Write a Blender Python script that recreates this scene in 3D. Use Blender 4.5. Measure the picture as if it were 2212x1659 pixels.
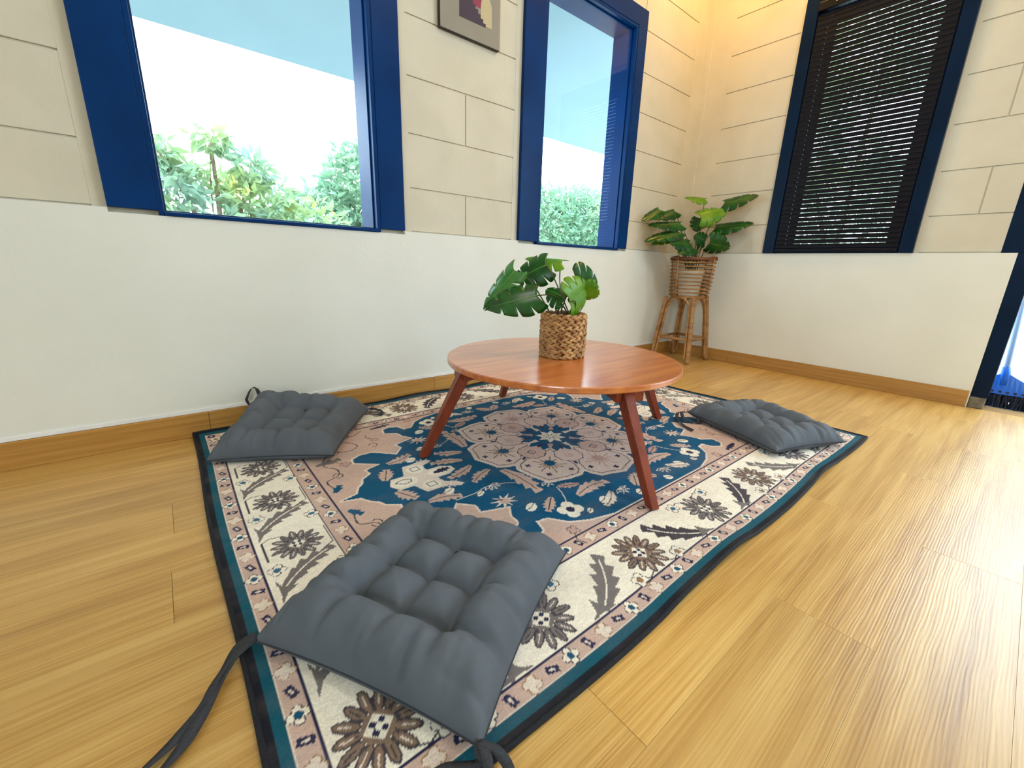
import bpy, bmesh, math, random
import numpy as np
from mathutils import Vector, Matrix
random.seed(7); rng = np.random.default_rng(7)
for o in list(bpy.data.objects): bpy.data.objects.remove(o)
scene = bpy.context.scene
COL = scene.collection

# ------------------------------------------------------------------ camera
cam_d = bpy.data.cameras.new('camera'); cam = bpy.data.objects.new('camera', cam_d); COL.objects.link(cam)
cam_d.sensor_width = 36.0; cam_d.lens = 36.0 * 907.53 / 2212.0; cam_d.clip_start = 0.02
RT = Vector((0.77534886, -0.6308021, 0.03037854)); DN = Vector((-0.14701781, -0.22706971, -0.96271757)); FW = Vector((0.61418231, 0.74197578, -0.26879738))
M = Matrix.Identity(4)
for i in range(3):
    M[i][0] = RT[i]; M[i][1] = -DN[i]; M[i][2] = -FW[i]
M.translation = Vector((-2.96277, -1.71113, 0.59076)); cam.matrix_world = M
scene.camera = cam

# ------------------------------------------------------------------ sky and exposure
w = bpy.data.worlds.new('overcast_sky'); scene.world = w; w.use_nodes = True
bg = w.node_tree.nodes['Background']; bg.inputs[0].default_value = (0.72, 0.89, 1.0, 1); bg.inputs[1].default_value = 9.0
vs = scene.view_settings; vs.view_transform = 'Standard'; vs.look = 'None'; vs.gamma = 1.0; vs.exposure = 0.25; vs.use_curve_mapping = False

def portal(name, loc, rot, sx, sy):
    l = bpy.data.lights.new(name, 'AREA'); l.shape = 'RECTANGLE'; l.size = sx; l.size_y = sy
    l.cycles.is_portal = True
    o = bpy.data.objects.new(name, l); COL.objects.link(o); o.location = loc; o.rotation_euler = rot
portal('sky_portal', (-2.59, 0.16, 1.30), (-math.pi/2, 0, 0), 0.70, 1.20)
portal('sky_portal', (-1.07, 0.16, 1.30), (-math.pi/2, 0, 0), 0.70, 1.20)
portal('sky_portal', (0.17, -2.46, 1.08), (0, math.pi/2, 0), 2.14, 1.55)
portal('sky_portal', (-5.14, -3.35, 1.525), (0, -math.pi/2, 0), 1.25, 1.2)

# ------------------------------------------------------------------ helpers
def srgb(r, g, b):
    f = lambda c: (c/255/12.92) if c/255 <= 0.04045 else ((c/255+0.055)/1.055)**2.4
    return (f(r), f(g), f(b), 1.0)
MATS = {}
def mat(name, col, rough=0.6, col2=None, scale=8.0, stretch=(1, 1, 1), bump=0.0, bscale=None, metallic=0.0, spec=0.5, detail=4.0, trans=None, coords='Object', rand=False):
    m = bpy.data.materials.new(name); m.use_nodes = True; nt = m.node_tree; N = nt.nodes; L = nt.links
    p = N['Principled BSDF']; p.inputs['Roughness'].default_value = rough; p.inputs['Metallic'].default_value = metallic
    p.inputs['Specular IOR Level'].default_value = spec
    tc = N.new('ShaderNodeTexCoord'); mp = N.new('ShaderNodeMapping'); mp.inputs['Scale'].default_value = stretch
    L.new(tc.outputs[coords], mp.inputs[0])
    vec = mp.outputs[0]
    if rand:
        oi = N.new('ShaderNodeObjectInfo'); ad = N.new('ShaderNodeVectorMath'); ad.operation = 'MULTIPLY_ADD'
        cb = N.new('ShaderNodeCombineXYZ'); L.new(oi.outputs['Random'], cb.inputs[0]); L.new(oi.outputs['Random'], cb.inputs[1]); L.new(oi.outputs['Random'], cb.inputs[2])
        ad.inputs[1].default_value = (37, 53, 11); L.new(cb.outputs[0], ad.inputs[0]); L.new(vec, ad.inputs[2]); vec = ad.outputs[0]
    nz = N.new('ShaderNodeTexNoise'); nz.inputs['Scale'].default_value = scale; nz.inputs['Detail'].default_value = detail; L.new(vec, nz.inputs['Vector'])
    rp = N.new('ShaderNodeValToRGB'); rp.color_ramp.elements[0].position = 0.36; rp.color_ramp.elements[1].position = 0.64
    rp.color_ramp.elements[0].color = col; rp.color_ramp.elements[1].color = col2 or tuple(min(1, c*1.08) for c in col[:3])+(1,)
    L.new(nz.outputs[0], rp.inputs[0]); L.new(rp.outputs[0], p.inputs['Base Color'])
    if bump:
        n2 = N.new('ShaderNodeTexNoise'); n2.inputs['Scale'].default_value = bscale or scale*3; n2.inputs['Detail'].default_value = 5; L.new(vec, n2.inputs['Vector'])
        b = N.new('ShaderNodeBump'); b.inputs['Strength'].default_value = bump; b.inputs['Distance'].default_value = 0.002
        L.new(n2.outputs[0], b.inputs['Height']); L.new(b.outputs[0], p.inputs['Normal'])
    if trans:
        t = N.new('ShaderNodeBsdfTranslucent'); L.new(rp.outputs[0], t.inputs[0]); mx = N.new('ShaderNodeMixShader'); mx.inputs[0].default_value = trans
        L.new(p.outputs[0], mx.inputs[1]); L.new(t.outputs[0], mx.inputs[2]); L.new(mx.outputs[0], N['Material Output'].inputs[0])
    MATS[name] = m; return m

def finish(bm, name, m, parent=None, smooth=False, mats=None):
    me = bpy.data.meshes.new(name); bmesh.ops.recalc_face_normals(bm, faces=bm.faces); bm.to_mesh(me); bm.free()
    return link(me, name, m, parent, smooth, mats)
def link(me, name, m, parent=None, smooth=False, mats=None):
    for mm in (mats or [m]): me.materials.append(mm)
    if smooth:
        me.polygons.foreach_set('use_smooth', [True]*len(me.polygons))
    o = bpy.data.objects.new(name, me); COL.objects.link(o)
    if parent is not None: o.parent = parent
    return o
def pydata(v, f, name, m, parent=None, smooth=True, mats=None):
    me = bpy.data.meshes.new(name); me.from_pydata([tuple(x) for x in v], [], f); me.update(); return link(me, name, m, parent, smooth, mats)
def box(bm, x0, x1, y0, y1, z0, z1, bev=0.0):
    b = bmesh.new(); bmesh.ops.create_cube(b, size=1)
    for v in b.verts: v.co = Vector(((x0+x1)/2+v.co.x*(x1-x0), (y0+y1)/2+v.co.y*(y1-y0), (z0+z1)/2+v.co.z*(z1-z0)))
    if bev: bmesh.ops.bevel(b, geom=list(b.edges), offset=bev, segments=2, affect='EDGES', profile=0.6)
    t = bpy.data.meshes.new('t'); b.to_mesh(t); b.free(); bm.from_mesh(t); bpy.data.meshes.remove(t)
def boxo(name, m, x0, x1, y0, y1, z0, z1, parent=None, bev=0.0):
    bm = bmesh.new(); box(bm, x0, x1, y0, y1, z0, z1, bev); return finish(bm, name, m, parent)
def tube(bm, pts, rad, n=8, cap=True):
    pts = [Vector(p) for p in pts]; rs = rad if hasattr(rad, '__len__') else [rad]*len(pts); rings = []
    up = Vector((0.123, 0.31, 0.94))
    for i, p in enumerate(pts):
        d = (pts[min(i+1, len(pts)-1)]-pts[max(i-1, 0)]).normalized()
        a = d.cross(up)
        if a.length < 1e-3: a = d.cross(Vector((1, 0, 0)))
        a.normalize(); b = d.cross(a)
        rings.append([bm.verts.new(p+(a*math.cos(2*math.pi*k/n)+b*math.sin(2*math.pi*k/n))*rs[i]) for k in range(n)])
    for i in range(len(rings)-1):
        for k in range(n): bm.faces.new((rings[i][k], rings[i][(k+1) % n], rings[i+1][(k+1) % n], rings[i+1][k]))
    if cap: bm.faces.new(rings[0]); bm.faces.new(rings[-1][::-1])
def tubeo(name, m, pts, rad, parent=None, n=8):
    bm = bmesh.new(); tube(bm, pts, rad, n); return finish(bm, name, m, parent, True)
def catmull(P, n=8):
    P = [Vector(p) for p in P]; out = []
    for i in range(len(P)-1):
        p0, p1, p2, p3 = P[max(i-1, 0)], P[i], P[i+1], P[min(i+2, len(P)-1)]
        for k in range(n):
            t = k/n; out.append(0.5*((2*p1)+(p2-p0)*t+(2*p0-5*p1+4*p2-p3)*t*t+(3*p1-p0-3*p2+p3)*t**3))
    return out+[P[-1]]
def lathe(bm, prof, c, n=40):
    rings = []
    for r, z in prof: rings.append([bm.verts.new((c[0]+r*math.cos(2*math.pi*k/n), c[1]+r*math.sin(2*math.pi*k/n), c[2]+z)) for k in range(n)])
    for i in range(len(rings)-1):
        for k in range(n): bm.faces.new((rings[i][k], rings[i][(k+1) % n], rings[i+1][(k+1) % n], rings[i+1][k]))
    return rings
def latheo(name, m, prof, c, parent=None, n=40):
    bm = bmesh.new(); lathe(bm, prof, c, n); bmesh.ops.remove_doubles(bm, verts=bm.verts, dist=1e-6); return finish(bm, name, m, parent, True)
def hexa(bm, a, b, sa, sb, ax=None):
    """tapered square bar from a to b"""
    a = Vector(a); b = Vector(b); d = (b-a).normalized(); x = (ax or Vector((0, 0, 1))); x = (x-d*x.dot(d)).normalized(); y = d.cross(x)
    q = []
    for p, s in ((a, sa), (b, sb)):
        q.append([bm.verts.new(p+x*s[0]*i+y*s[1]*j) for i, j in ((-.5, -.5), (.5, -.5), (.5, .5), (-.5, .5))])
    for k in range(4): bm.faces.new((q[0][k], q[0][(k+1) % 4], q[1][(k+1) % 4], q[1][k]))
    bm.faces.new(q[0]); bm.faces.new(q[1][::-1])
def tag(o, label, cat=None, group=None, kind=None):
    o['label'] = label
    if cat: o['category'] = cat
    if group: o['group'] = group
    if kind: o['kind'] = kind
    return o
def empty(name, loc, label, cat=None, group=None, kind=None):
    o = bpy.data.objects.new(name, None); COL.objects.link(o); o.location = loc; o.empty_display_size = 0.05
    bpy.context.view_layer.update()
    return tag(o, label, cat, group, kind)
def under(o, parent):
    """parent keeping world placement (parents here carry translation only)"""
    o.parent = parent; o.matrix_parent_inverse = Matrix.Translation(-parent.location) if parent.type == 'EMPTY' else Matrix.Identity(4); return o

# ------------------------------------------------------------------ materials
m_wall = mat('painted_wall', srgb(230, 231, 223), 0.75, srgb(235, 236, 229), 3.0, bump=0.25, bscale=60)
m_block = mat('painted_block', srgb(211, 204, 185), 0.8, srgb(218, 211, 193), 5.0, bump=0.5, bscale=45)
m_ceil = mat('ceiling_paint', srgb(240, 238, 230), 0.8)
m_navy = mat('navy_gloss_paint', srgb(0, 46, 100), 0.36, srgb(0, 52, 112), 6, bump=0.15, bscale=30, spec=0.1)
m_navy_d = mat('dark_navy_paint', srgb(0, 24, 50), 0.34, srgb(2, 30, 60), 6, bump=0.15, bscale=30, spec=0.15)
m_blind = mat('black_slat', srgb(9, 7, 16), 0.45, srgb(14, 11, 22), 10, spec=0.2)
m_base = mat('baseboard_wood', srgb(176, 126, 56), 0.5, srgb(196, 146, 72), 3.0, (1.2, 14, 40), bump=0.1)
m_baseB = mat('baseboard_wood_side', srgb(168, 122, 60), 0.5, srgb(188, 142, 76), 3.0, (14, 1.2, 40), bump=0.1)
m_tabletop = mat('table_veneer', srgb(190, 94, 30), 0.38, srgb(218, 126, 54), 2.6, (1.5, 16, 16), rand=False)
m_tableleg = mat('red_brown_wood', srgb(118, 46, 20), 0.42, srgb(140, 58, 28), 4, (8, 8, 1.5))
m_cush = mat('charcoal_cotton', srgb(90, 97, 107), 0.8, srgb(96, 103, 113), 14, spec=0.3)
m_tie = mat('charcoal_ribbon', srgb(58, 60, 66), 0.9, srgb(66, 68, 74), 300, spec=0.2)
m_leaf = mat('monstera_green', srgb(16, 70, 20), 0.33, srgb(28, 98, 24), 22, trans=0.18)
m_leaf2 = mat('monstera_lit_green', srgb(96, 158, 22), 0.38, srgb(126, 178, 34), 18, trans=0.35)  # lighter copy of the leaf green, back-lit brightness put into the colour
m_leaf3 = mat('monstera_glossy_glare', srgb(60, 128, 50), 0.22, srgb(92, 150, 74), 20, trans=0.2)  # paler glossy copy, glare on one leaf put into the colour
m_stem = mat('plant_stem', srgb(52, 62, 26), 0.5, srgb(78, 84, 34), 30)
m_vein = mat('leaf_vein', srgb(110, 150, 70), 0.5)
m_hyac = mat('water_hyacinth', srgb(140, 98, 54), 0.55, srgb(204, 162, 108), 30, (1, 1, 2), bump=0.3, bscale=140)
m_soil = mat('dark_soil', srgb(46, 34, 24), 0.95, srgb(60, 46, 32), 60, bump=0.6)
m_rattan = mat('rattan', srgb(150, 104, 58), 0.5, srgb(184, 138, 86), 14, (1, 1, 3), bump=0.2)
m_rattan_d = mat('rattan_dark', srgb(104, 58, 34), 0.5, srgb(128, 76, 46), 20)
m_pot = mat('white_plastic', srgb(236, 234, 226), 0.35)
m_eave = mat('pale_blue_soffit', srgb(124, 148, 160), 0.7, srgb(129, 154, 166), 1.5)
m_ground = mat('pale_concrete', srgb(170, 168, 160), 0.9, srgb(184, 182, 174), 2)
m_tile = mat('white_tile', srgb(206, 212, 220), 0.35)
m_white = mat('white_wall_paint', srgb(236, 238, 240), 0.7)
def coat(m, wt, r, ior=1.5):
    p = m.node_tree.nodes['Principled BSDF']; p.inputs['Coat Weight'].default_value = wt; p.inputs['Coat Roughness'].default_value = r; p.inputs['Coat IOR'].default_value = ior
coat(m_tabletop, 1.0, 0.20, 1.8)
[n for n in m_tabletop.node_tree.nodes if n.type == 'MAPPING'][0].inputs['Rotation'].default_value = (0, 0, -0.6)
m_broom = mat('blue_plastic', srgb(10, 96, 214), 0.35, srgb(16, 108, 226), 10)
m_handle = mat('pale_blue_handle', srgb(150, 184, 232), 0.4)
m_brist = mat('dark_bristle', srgb(20, 26, 40), 0.6, srgb(44, 54, 70), 90)
m_bark = mat('tree_bark', srgb(110, 92, 70), 0.9, srgb(140, 120, 94), 12, bump=0.5)
m_metal = mat('screw_metal', srgb(190, 186, 176), 0.3, metallic=0.9)
m_board = mat('grey_print_board', srgb(142, 136, 124), 0.55)
m_edge = mat('board_edge', srgb(48, 42, 32), 0.6)
def foliage(name, c1, c2, c3):
    m = mat(name, c1, 0.5, c2, 2.2, trans=0.35); r = [n for n in m.node_tree.nodes if n.type == 'VALTORGB'][0].color_ramp
    e = r.elements.new(0.72); e.color = c3; return m
m_fol_y = foliage('yellow_green_foliage', srgb(120, 150, 134), srgb(146, 166, 104), srgb(206, 184, 84))
m_fol_g = foliage('green_foliage', srgb(104, 140, 112), srgb(128, 158, 122), srgb(156, 170, 104))
m_fol_d = foliage('deep_green_foliage', srgb(150, 164, 146), srgb(170, 180, 148), srgb(190, 190, 132))

def glass_mat():
    m = bpy.data.materials.new('window_glass'); m.use_nodes = True; nt = m.node_tree; N = nt.nodes; L = nt.links
    N.remove(N['Principled BSDF']); t = N.new('ShaderNodeBsdfTransparent'); t.inputs[0].default_value = (0.95, 0.985, 0.99, 1)
    g = N.new('ShaderNodeBsdfGlossy'); g.inputs['Roughness'].default_value = 0.02; lw = N.new('ShaderNodeLayerWeight'); lw.inputs[0].default_value = 0.5
    pw_ = N.new('ShaderNodeMath'); pw_.operation = 'POWER'; pw_.inputs[1].default_value = 5.0; L.new(lw.outputs['Facing'], pw_.inputs[0])
    fr = N.new('ShaderNodeMath'); fr.operation = 'MULTIPLY_ADD'; fr.inputs[1].default_value = 0.5; fr.inputs[2].default_value = 0.025; L.new(pw_.outputs[0], fr.inputs[0])
    mx = N.new('ShaderNodeMixShader'); L.new(fr.outputs[0], mx.inputs[0]); L.new(t.outputs[0], mx.inputs[1]); L.new(g.outputs[0], mx.inputs[2])
    L.new(mx.outputs[0], N['Material Output'].inputs[0]); return m
m_glass = glass_mat()

def floor_mat():
    m = bpy.data.materials.new('oak_vinyl_plank'); m.use_nodes = True; nt = m.node_tree; N = nt.nodes; L = nt.links; p = N['Principled BSDF']
    tc = N.new('ShaderNodeTexCoord'); oi = N.new('ShaderNodeObjectInfo'); cb = N.new('ShaderNodeCombineXYZ')
    for i in range(3): L.new(oi.outputs['Random'], cb.inputs[i])
    ma = N.new('ShaderNodeVectorMath'); ma.operation = 'MULTIPLY_ADD'; ma.inputs[1].default_value = (31, 17, 5); L.new(cb.outputs[0], ma.inputs[0]); L.new(tc.outputs['Object'], ma.inputs[2])
    def noise(scale, st, det=5, dist=0.0):
        mp = N.new('ShaderNodeMapping'); mp.inputs['Scale'].default_value = st; L.new(ma.outputs[0], mp.inputs[0])
        n = N.new('ShaderNodeTexNoise'); n.inputs['Scale'].default_value = scale; n.inputs['Detail'].default_value = det; n.inputs['Distortion'].default_value = dist; L.new(mp.outputs[0], n.inputs['Vector']); return n.outputs[0]
    g1 = noise(2.4, (0.9, 13, 1), 6, 0.6); g2 = noise(5, (0.6, 64, 1), 6, 0.3)
    rp = N.new('ShaderNodeValToRGB'); E = rp.color_ramp.elements
    E[0].position = 0.30; E[0].color = srgb(164, 118, 52); E[1].position = 0.70; E[1].color = srgb(222, 184, 112)
    e = E.new(0.5); e.color = srgb(198, 154, 82)
    av = N.new('ShaderNodeMath'); av.operation = 'MULTIPLY_ADD'; av.inputs[1].default_value = 0.45; L.new(g2, av.inputs[0])
    sc = N.new('ShaderNodeMath'); sc.operation = 'MULTIPLY'; sc.inputs[1].default_value = 0.58; L.new(g1, sc.inputs[0]); L.new(sc.outputs[0], av.inputs[2])
    L.new(av.outputs[0], rp.inputs[0])
    hv = N.new('ShaderNodeHueSaturation'); mr = N.new('ShaderNodeMapRange'); mr.inputs['To Min'].default_value = 0.93; mr.inputs['To Max'].default_value = 1.06
    L.new(oi.outputs['Random'], mr.inputs[0]); L.new(mr.outputs[0], hv.inputs['Value']); L.new(rp.outputs[0], hv.inputs['Color']); L.new(hv.outputs[0], p.inputs['Base Color'])
    p.inputs['Roughness'].default_value = 0.34
    bw = N.new('ShaderNodeTexWave'); bw.wave_type = 'BANDS'; bw.bands_direction = 'Y'; bw.inputs['Scale'].default_value = 62; bw.inputs['Distortion'].default_value = 9; bw.inputs['Detail'].default_value = 3; bw.inputs['Detail Scale'].default_value = 0.8
    mp = N.new('ShaderNodeMapping'); mp.inputs['Scale'].default_value = (0.12, 1, 1); L.new(ma.outputs[0], mp.inputs[0]); L.new(mp.outputs[0], bw.inputs['Vector'])
    b = N.new('ShaderNodeBump'); b.inputs['Strength'].default_value = 0.13; b.inputs['Distance'].default_value = 0.001; L.new(bw.outputs['Fac'], b.inputs['Height'])
    b2 = N.new('ShaderNodeBump'); b2.inputs['Strength'].default_value = 0.25; b2.inputs['Distance'].default_value = 0.001; L.new(g2, b2.inputs['Height']); L.new(b.outputs[0], b2.inputs['Normal']); L.new(b2.outputs[0], p.inputs['Normal'])
    return m
m_floor = floor_mat(); coat(m_floor, 0.15, 0.32, 1.5)
m_sub = mat('floor_underlay', srgb(150, 112, 62), 0.8)

# ------------------------------------------------------------------ floor: planks along x
XL, YB, ZC = -5.0, -4.2, 2.74
fl = boxo('floor', m_sub, XL-0.12, 0.15, YB-0.12, 0.15, -0.12, -0.008); tag(fl, 'light oak plank floor of the room', kind='structure')
PW, PL = 0.15, 0.914
row_off = {0: -2.14, -1: -1.695, 1: -1.65, 3: -0.77, 7: -3.02, 2: -2.45, 4: -1.9, 5: -1.2, 6: -2.6, 8: -1.5, 9: -0.9, 10: -2.0, 11: -1.3, -2: -2.45}
pm = {}
for r in range(-18, 12):
    y0 = -1.675+r*PW; y1 = y0+PW
    y0 = max(y0, YB); y1 = min(y1, -0.0005)
    if y1-y0 < 0.01: continue
    off = row_off.get(r, -2.14+0.31*r)
    k0 = math.floor((XL-off)/PL)
    x = off+k0*PL
    while x < -0.001:
        xa, xb = max(x, XL), min(x+PL, -0.001)
        if xb-xa > 0.01:
            key = (round(xb-xa, 4), round(y1-y0, 4))
            if key not in pm:
                bm = bmesh.new(); box(bm, 0.0003, key[0]-0.0003, 0.0001, key[1]-0.0001, -0.008, 0.0, 0.0003); me = bpy.data.meshes.new('plank'); bm.to_mesh(me); bm.free(); me.materials.append(m_floor); pm[key] = me
            o = bpy.data.objects.new('plank', pm[key]); COL.objects.link(o); o.parent = fl; o.location = (xa, y0, 0)
        x += PL

# ------------------------------------------------------------------ walls
W1 = (-2.935, -2.250); W2 = (-1.412, -0.730); WZ = (0.708, 1.880)      # clear openings of the two bare windows
C1 = (-3.047, -2.147); C2 = (-1.537, -0.652); CT = 1.967; LEDGE = 0.718; WT = 0.15; FY = 0.014
COURSES = [0.721, 0.890, 1.090, 1.289, 1.490, 1.692, 1.895, 2.095, 2.295, 2.495, 2.74]
# left wall (y = 0): smooth plinth, backing slab with window holes, painted blocks set on it
bm = bmesh.new()
box(bm, XL-0.12, WT, 0.0, WT, -0.1, LEDGE-0.012)                        # plinth
zs = LEDGE-0.012
for a, b in ((XL-0.12, W1[0]), (W1[1], W2[0]), (W2[1], WT)): box(bm, a, b, FY+0.006, WT, zs, WZ[1])
box(bm, XL-0.12, WT, FY+0.006, WT, WZ[1], ZC)
for a, b in ((XL-0.12, C1[0]), (C1[1], C2[0]), (C2[1], 0.0)): box(bm, a, b, 0.0, FY+0.02, LEDGE-0.012, LEDGE, 0.0)
def two_tone(o):
    for p_ in o.data.polygons: p_.material_index = 1 if p_.center.z > LEDGE+0.02 else 0
wl = finish(bm, 'wall_left', m_wall, mats=[m_wall, m_block]); two_tone(wl); tag(wl, 'cream painted block wall with two bare windows above a smooth plinth', kind='structure')
# right wall (x = 0): blind window and doorway
BW = (-1.145, -0.672); BZ = (0.765, 1.945); CB = (-1.264, -0.560); DOOR = (-3.25, -1.672)
bm = bmesh.new()
box(bm, 0.0, WT, -1.613, 0.0, -0.1, LEDGE-0.012)
box(bm, FY+0.006, WT, BW[1], FY+0.006, zs, ZC); box(bm, FY+0.006, WT, -1.60, BW[0], zs, ZC)
box(bm, FY+0.006, WT, BW[0], BW[1], zs, BZ[0]); box(bm, FY+0.006, WT, BW[0], BW[1], BZ[1], ZC)
box(bm, 0.0, FY+0.02, -1.613, 0.0, LEDGE-0.012, LEDGE, 0.0)
box(bm, FY+0.006, WT, DOOR[0]-0.1, -1.60, 2.16, ZC); box(bm, 0.0, WT, YB-0.12, DOOR[0]-0.1, -0.1, ZC)
wr = finish(bm, 'wall_right', m_wall, mats=[m_wall, m_block]); two_tone(wr); tag(wr, 'cream painted block wall with the blind window and the doorway', kind='structure')
# blocks
BANDED = {round(v, 4) for v in (C1[0]-0.03, C1[1]+0.035, C2[0]-0.035, C2[1]+0.018, -0.105, CB[1]+0.012, -0.165, CB[0]-0.018)}
def block(parent, axis, a, b, z0, z1, k):
    g = 0.0022; bm = bmesh.new(); t = 0.0006*((k*37) % 5)/5
    ga = -0.006 if round(a, 4) in BANDED else g; gb = -0.006 if round(b, 4) in BANDED else g     # run in under the plaster band
    if axis == 'x': box(bm, a+ga, b-gb, FY-t, FY+0.012, z0+g, z1-g, 0.0018)
    else: box(bm, FY-t, FY+0.012, a+ga, b-gb, z0+g, z1-g, 0.0018)
    finish(bm, 'block', m_block, parent)
kk = 0
for i in range(len(COURSES)-1):
    z0, z1 = COURSES[i], COURSES[i+1]; odd = i % 2
    segs = []
    off = -3.047-0.40-(0.3 if odd else 0.0)       # left of the first window
    xs = [C1[0]-0.03]; x = off
    while x > XL: 
        if xs[-1]-x > 0.05: xs.append(x)
        x -= 0.6
    xs.append(XL); segs += [(xs[j+1], xs[j]) for j in range(len(xs)-1)]
    mid = [-1.840] if odd == 0 else []
    xs = [C1[1]+0.035]+mid+[C2[0]-0.035]; segs += [(xs[j], xs[j+1]) for j in range(len(xs)-1)]
    segs.append((C2[1]+0.018, -0.105))
    if z0 >= CT-0.001:
        for a, b in ((C1[0], C1[1]), (C2[0], C2[1])): segs.append((a, b))
    elif z1 > CT: 
        for a, b in ((C1[0], C1[1]), (C2[0], C2[1])): block(wl, 'x', a, b, CT, z1, kk)
    for a, b in segs: kk += 1; block(wl, 'x', a, b, z0, z1, kk)
    segs = [(CB[1]+0.012, -0.165)]
    ys = [-1.60]+([-1.452] if odd == 1 else [])+[CB[0]-0.018]; segs += [(ys[j], ys[j+1]) for j in range(len(ys)-1)]
    if z0 > 2.06: segs.append(CB)
    if z0 > 2.28: segs += [(-2.2, -1.60), (-2.8, -2.2), (-3.34, -2.8)]
    for a, b in segs: kk += 1; block(wr, 'y', a, b, z0, z1, kk)
# smooth plaster bands beside casings and in the corner
bm = bmesh.new()
for a, b in ((C1[0]-0.032, C1[0]), (C1[1], C1[1]+0.036), (C2[0]-0.036, C2[0]), (C2[1], C2[1]+0.019)): box(bm, a, b, FY-0.0012, FY+0.012, LEDGE, ZC-0.001, 0.0004)
box(bm, -0.106, 0.016, FY-0.0012, FY+0.012, LEDGE, ZC-0.001, 0.0004)
finish(bm, 'plaster_band', m_block, wl)
bm = bmesh.new()
for a, b in ((CB[0]-0.02, CB[0]), (CB[1], CB[1]+0.013)): box(bm, FY-0.0012, FY+0.012, a, b, LEDGE, ZC-0.001, 0.0004)
box(bm, FY-0.0012, FY+0.012, -0.166, FY+0.004, LEDGE, ZC-0.001, 0.0004)
box(bm, FY-0.005, FY+0.012, -0.030, FY+0.004, LEDGE, ZC-0.001, 0.004)
finish(bm, 'plaster_band', m_block, wr)
# walls behind the camera and ceiling
bm = bmesh.new(); RW = (-3.95, -2.75); RZ = (0.9, 2.15)  # RW, RZ: unseen opening added to bring cool daylight onto the right wall
box(bm, XL-0.12, XL, YB-0.12, RW[0], -0.1, ZC); box(bm, XL-0.12, XL, RW[1], 0.15, -0.1, ZC); box(bm, XL-0.12, XL, RW[0], RW[1], -0.1, RZ[0]); box(bm, XL-0.12, XL, RW[0], RW[1], RZ[1], ZC)
tag(finish(bm, 'wall_rear', m_wall), 'cream wall behind the photographer with an added opening for fill daylight', kind='structure')
tag(boxo('wall_back', m_wall, XL-0.12, 0.15, YB-0.12, YB, -0.1, ZC), 'plain cream wall opposite the two bare windows', kind='structure')
tag(boxo('ceiling', m_ceil, XL-0.12, 0.15, YB-0.12, 0.15, ZC, ZC+0.1), 'plain white ceiling of the room', kind='structure')
# baseboards, each board a part
def baseboard(name, label, axis, a, b, cuts):
    e = empty(name, (a, -0.006, 0) if axis == 'x' else (-0.006, a, 0), label, kind='structure')
    xs = [a]+cuts+[b]
    for i in range(len(xs)-1):
        bm = bmesh.new()
        if axis == 'x': box(bm, xs[i]+0.0004, xs[i+1]-0.0004, -0.011, 0.0, 0.0005, 0.080, 0.0015)
        else: box(bm, -0.011, 0.0, xs[i]+0.0004, xs[i+1]-0.0004, 0.0005, 0.080, 0.0015)
        o = finish(bm, 'board', m_base if axis == 'x' else m_baseB); under(o, e)
baseboard('baseboard_left', 'brown wood baseboard below the two bare windows', 'x', XL, -0.0115, [-4.0, -2.90, -2.03, -1.12])
baseboard('baseboard_right', 'brown wood baseboard below the blind window', 'y', -1.608, -0.0005, [-0.46])
bm = bmesh.new(); box(bm, XL, -0.011, -0.004, 0.0, 0.081, 0.094, 0.001)
tag(finish(bm, 'trim_1', m_white), 'thin white filler strip above the left baseboard', kind='structure')

# ------------------------------------------------------------------ windows
def bare_window(name, label, wx, cx):
    e = empty(name, ((wx[0]+wx[1])/2, 0.02, WZ[0]), label, kind='structure')
    P = lambda n, m, *b, bev=0.002: under(boxo(n, m, *b, bev=bev), e)
    f0, f1 = -0.006, FY+0.006
    P('casing_board', m_navy, cx[0], wx[0], f0, f1, LEDGE+0.002, CT); P('casing_board', m_navy, wx[1], cx[1], f0, f1, LEDGE+0.002, CT)
    P('casing_board', m_navy, wx[0], wx[1], f0, f1, WZ[1], CT)
    t = 0.014
    P('frame_bar', m_navy, wx[0], wx[0]+t, f0+0.002, WT+0.005, WZ[0], WZ[1]); P('frame_bar', m_navy, wx[1]-t, wx[1], f0+0.002, WT+0.005, WZ[0], WZ[1])
    P('frame_bar', m_navy, wx[0]+t, wx[1]-t, f0+0.002, WT+0.005, WZ[1]-t, WZ[1]); P('frame_bar', m_navy, wx[0]+t, wx[1]-t, f0-0.002, WT+0.005, WZ[0]-0.001, WZ[0]+0.010)
    g = P('pane', m_glass, wx[0]+t, wx[1]-t, 0.018, 0.022, WZ[0]+0.010, WZ[1]-t, bev=0); g['label'] = 'clear glass pane'
    b = 0.006
    for a in ((wx[0]+t, wx[0]+t+b, WZ[0]+0.01, WZ[1]-t), (wx[1]-t-b, wx[1]-t, WZ[0]+0.01, WZ[1]-t), (wx[0]+t+b, wx[1]-t-b, WZ[0]+0.01, WZ[0]+0.016), (wx[0]+t+b, wx[1]-t-b, WZ[1]-t-b, WZ[1]-t)):
        P('glazing_bead', m_navy, a[0], a[1], 0.022, 0.032, a[2], a[3], bev=0.001)
    return e
bare_window('window_1', 'wide navy framed window nearest the left edge of the photo', W1, C1)
bare_window('window_2', 'narrow-looking navy framed window between the picture and the room corner', W2, C2)

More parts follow.
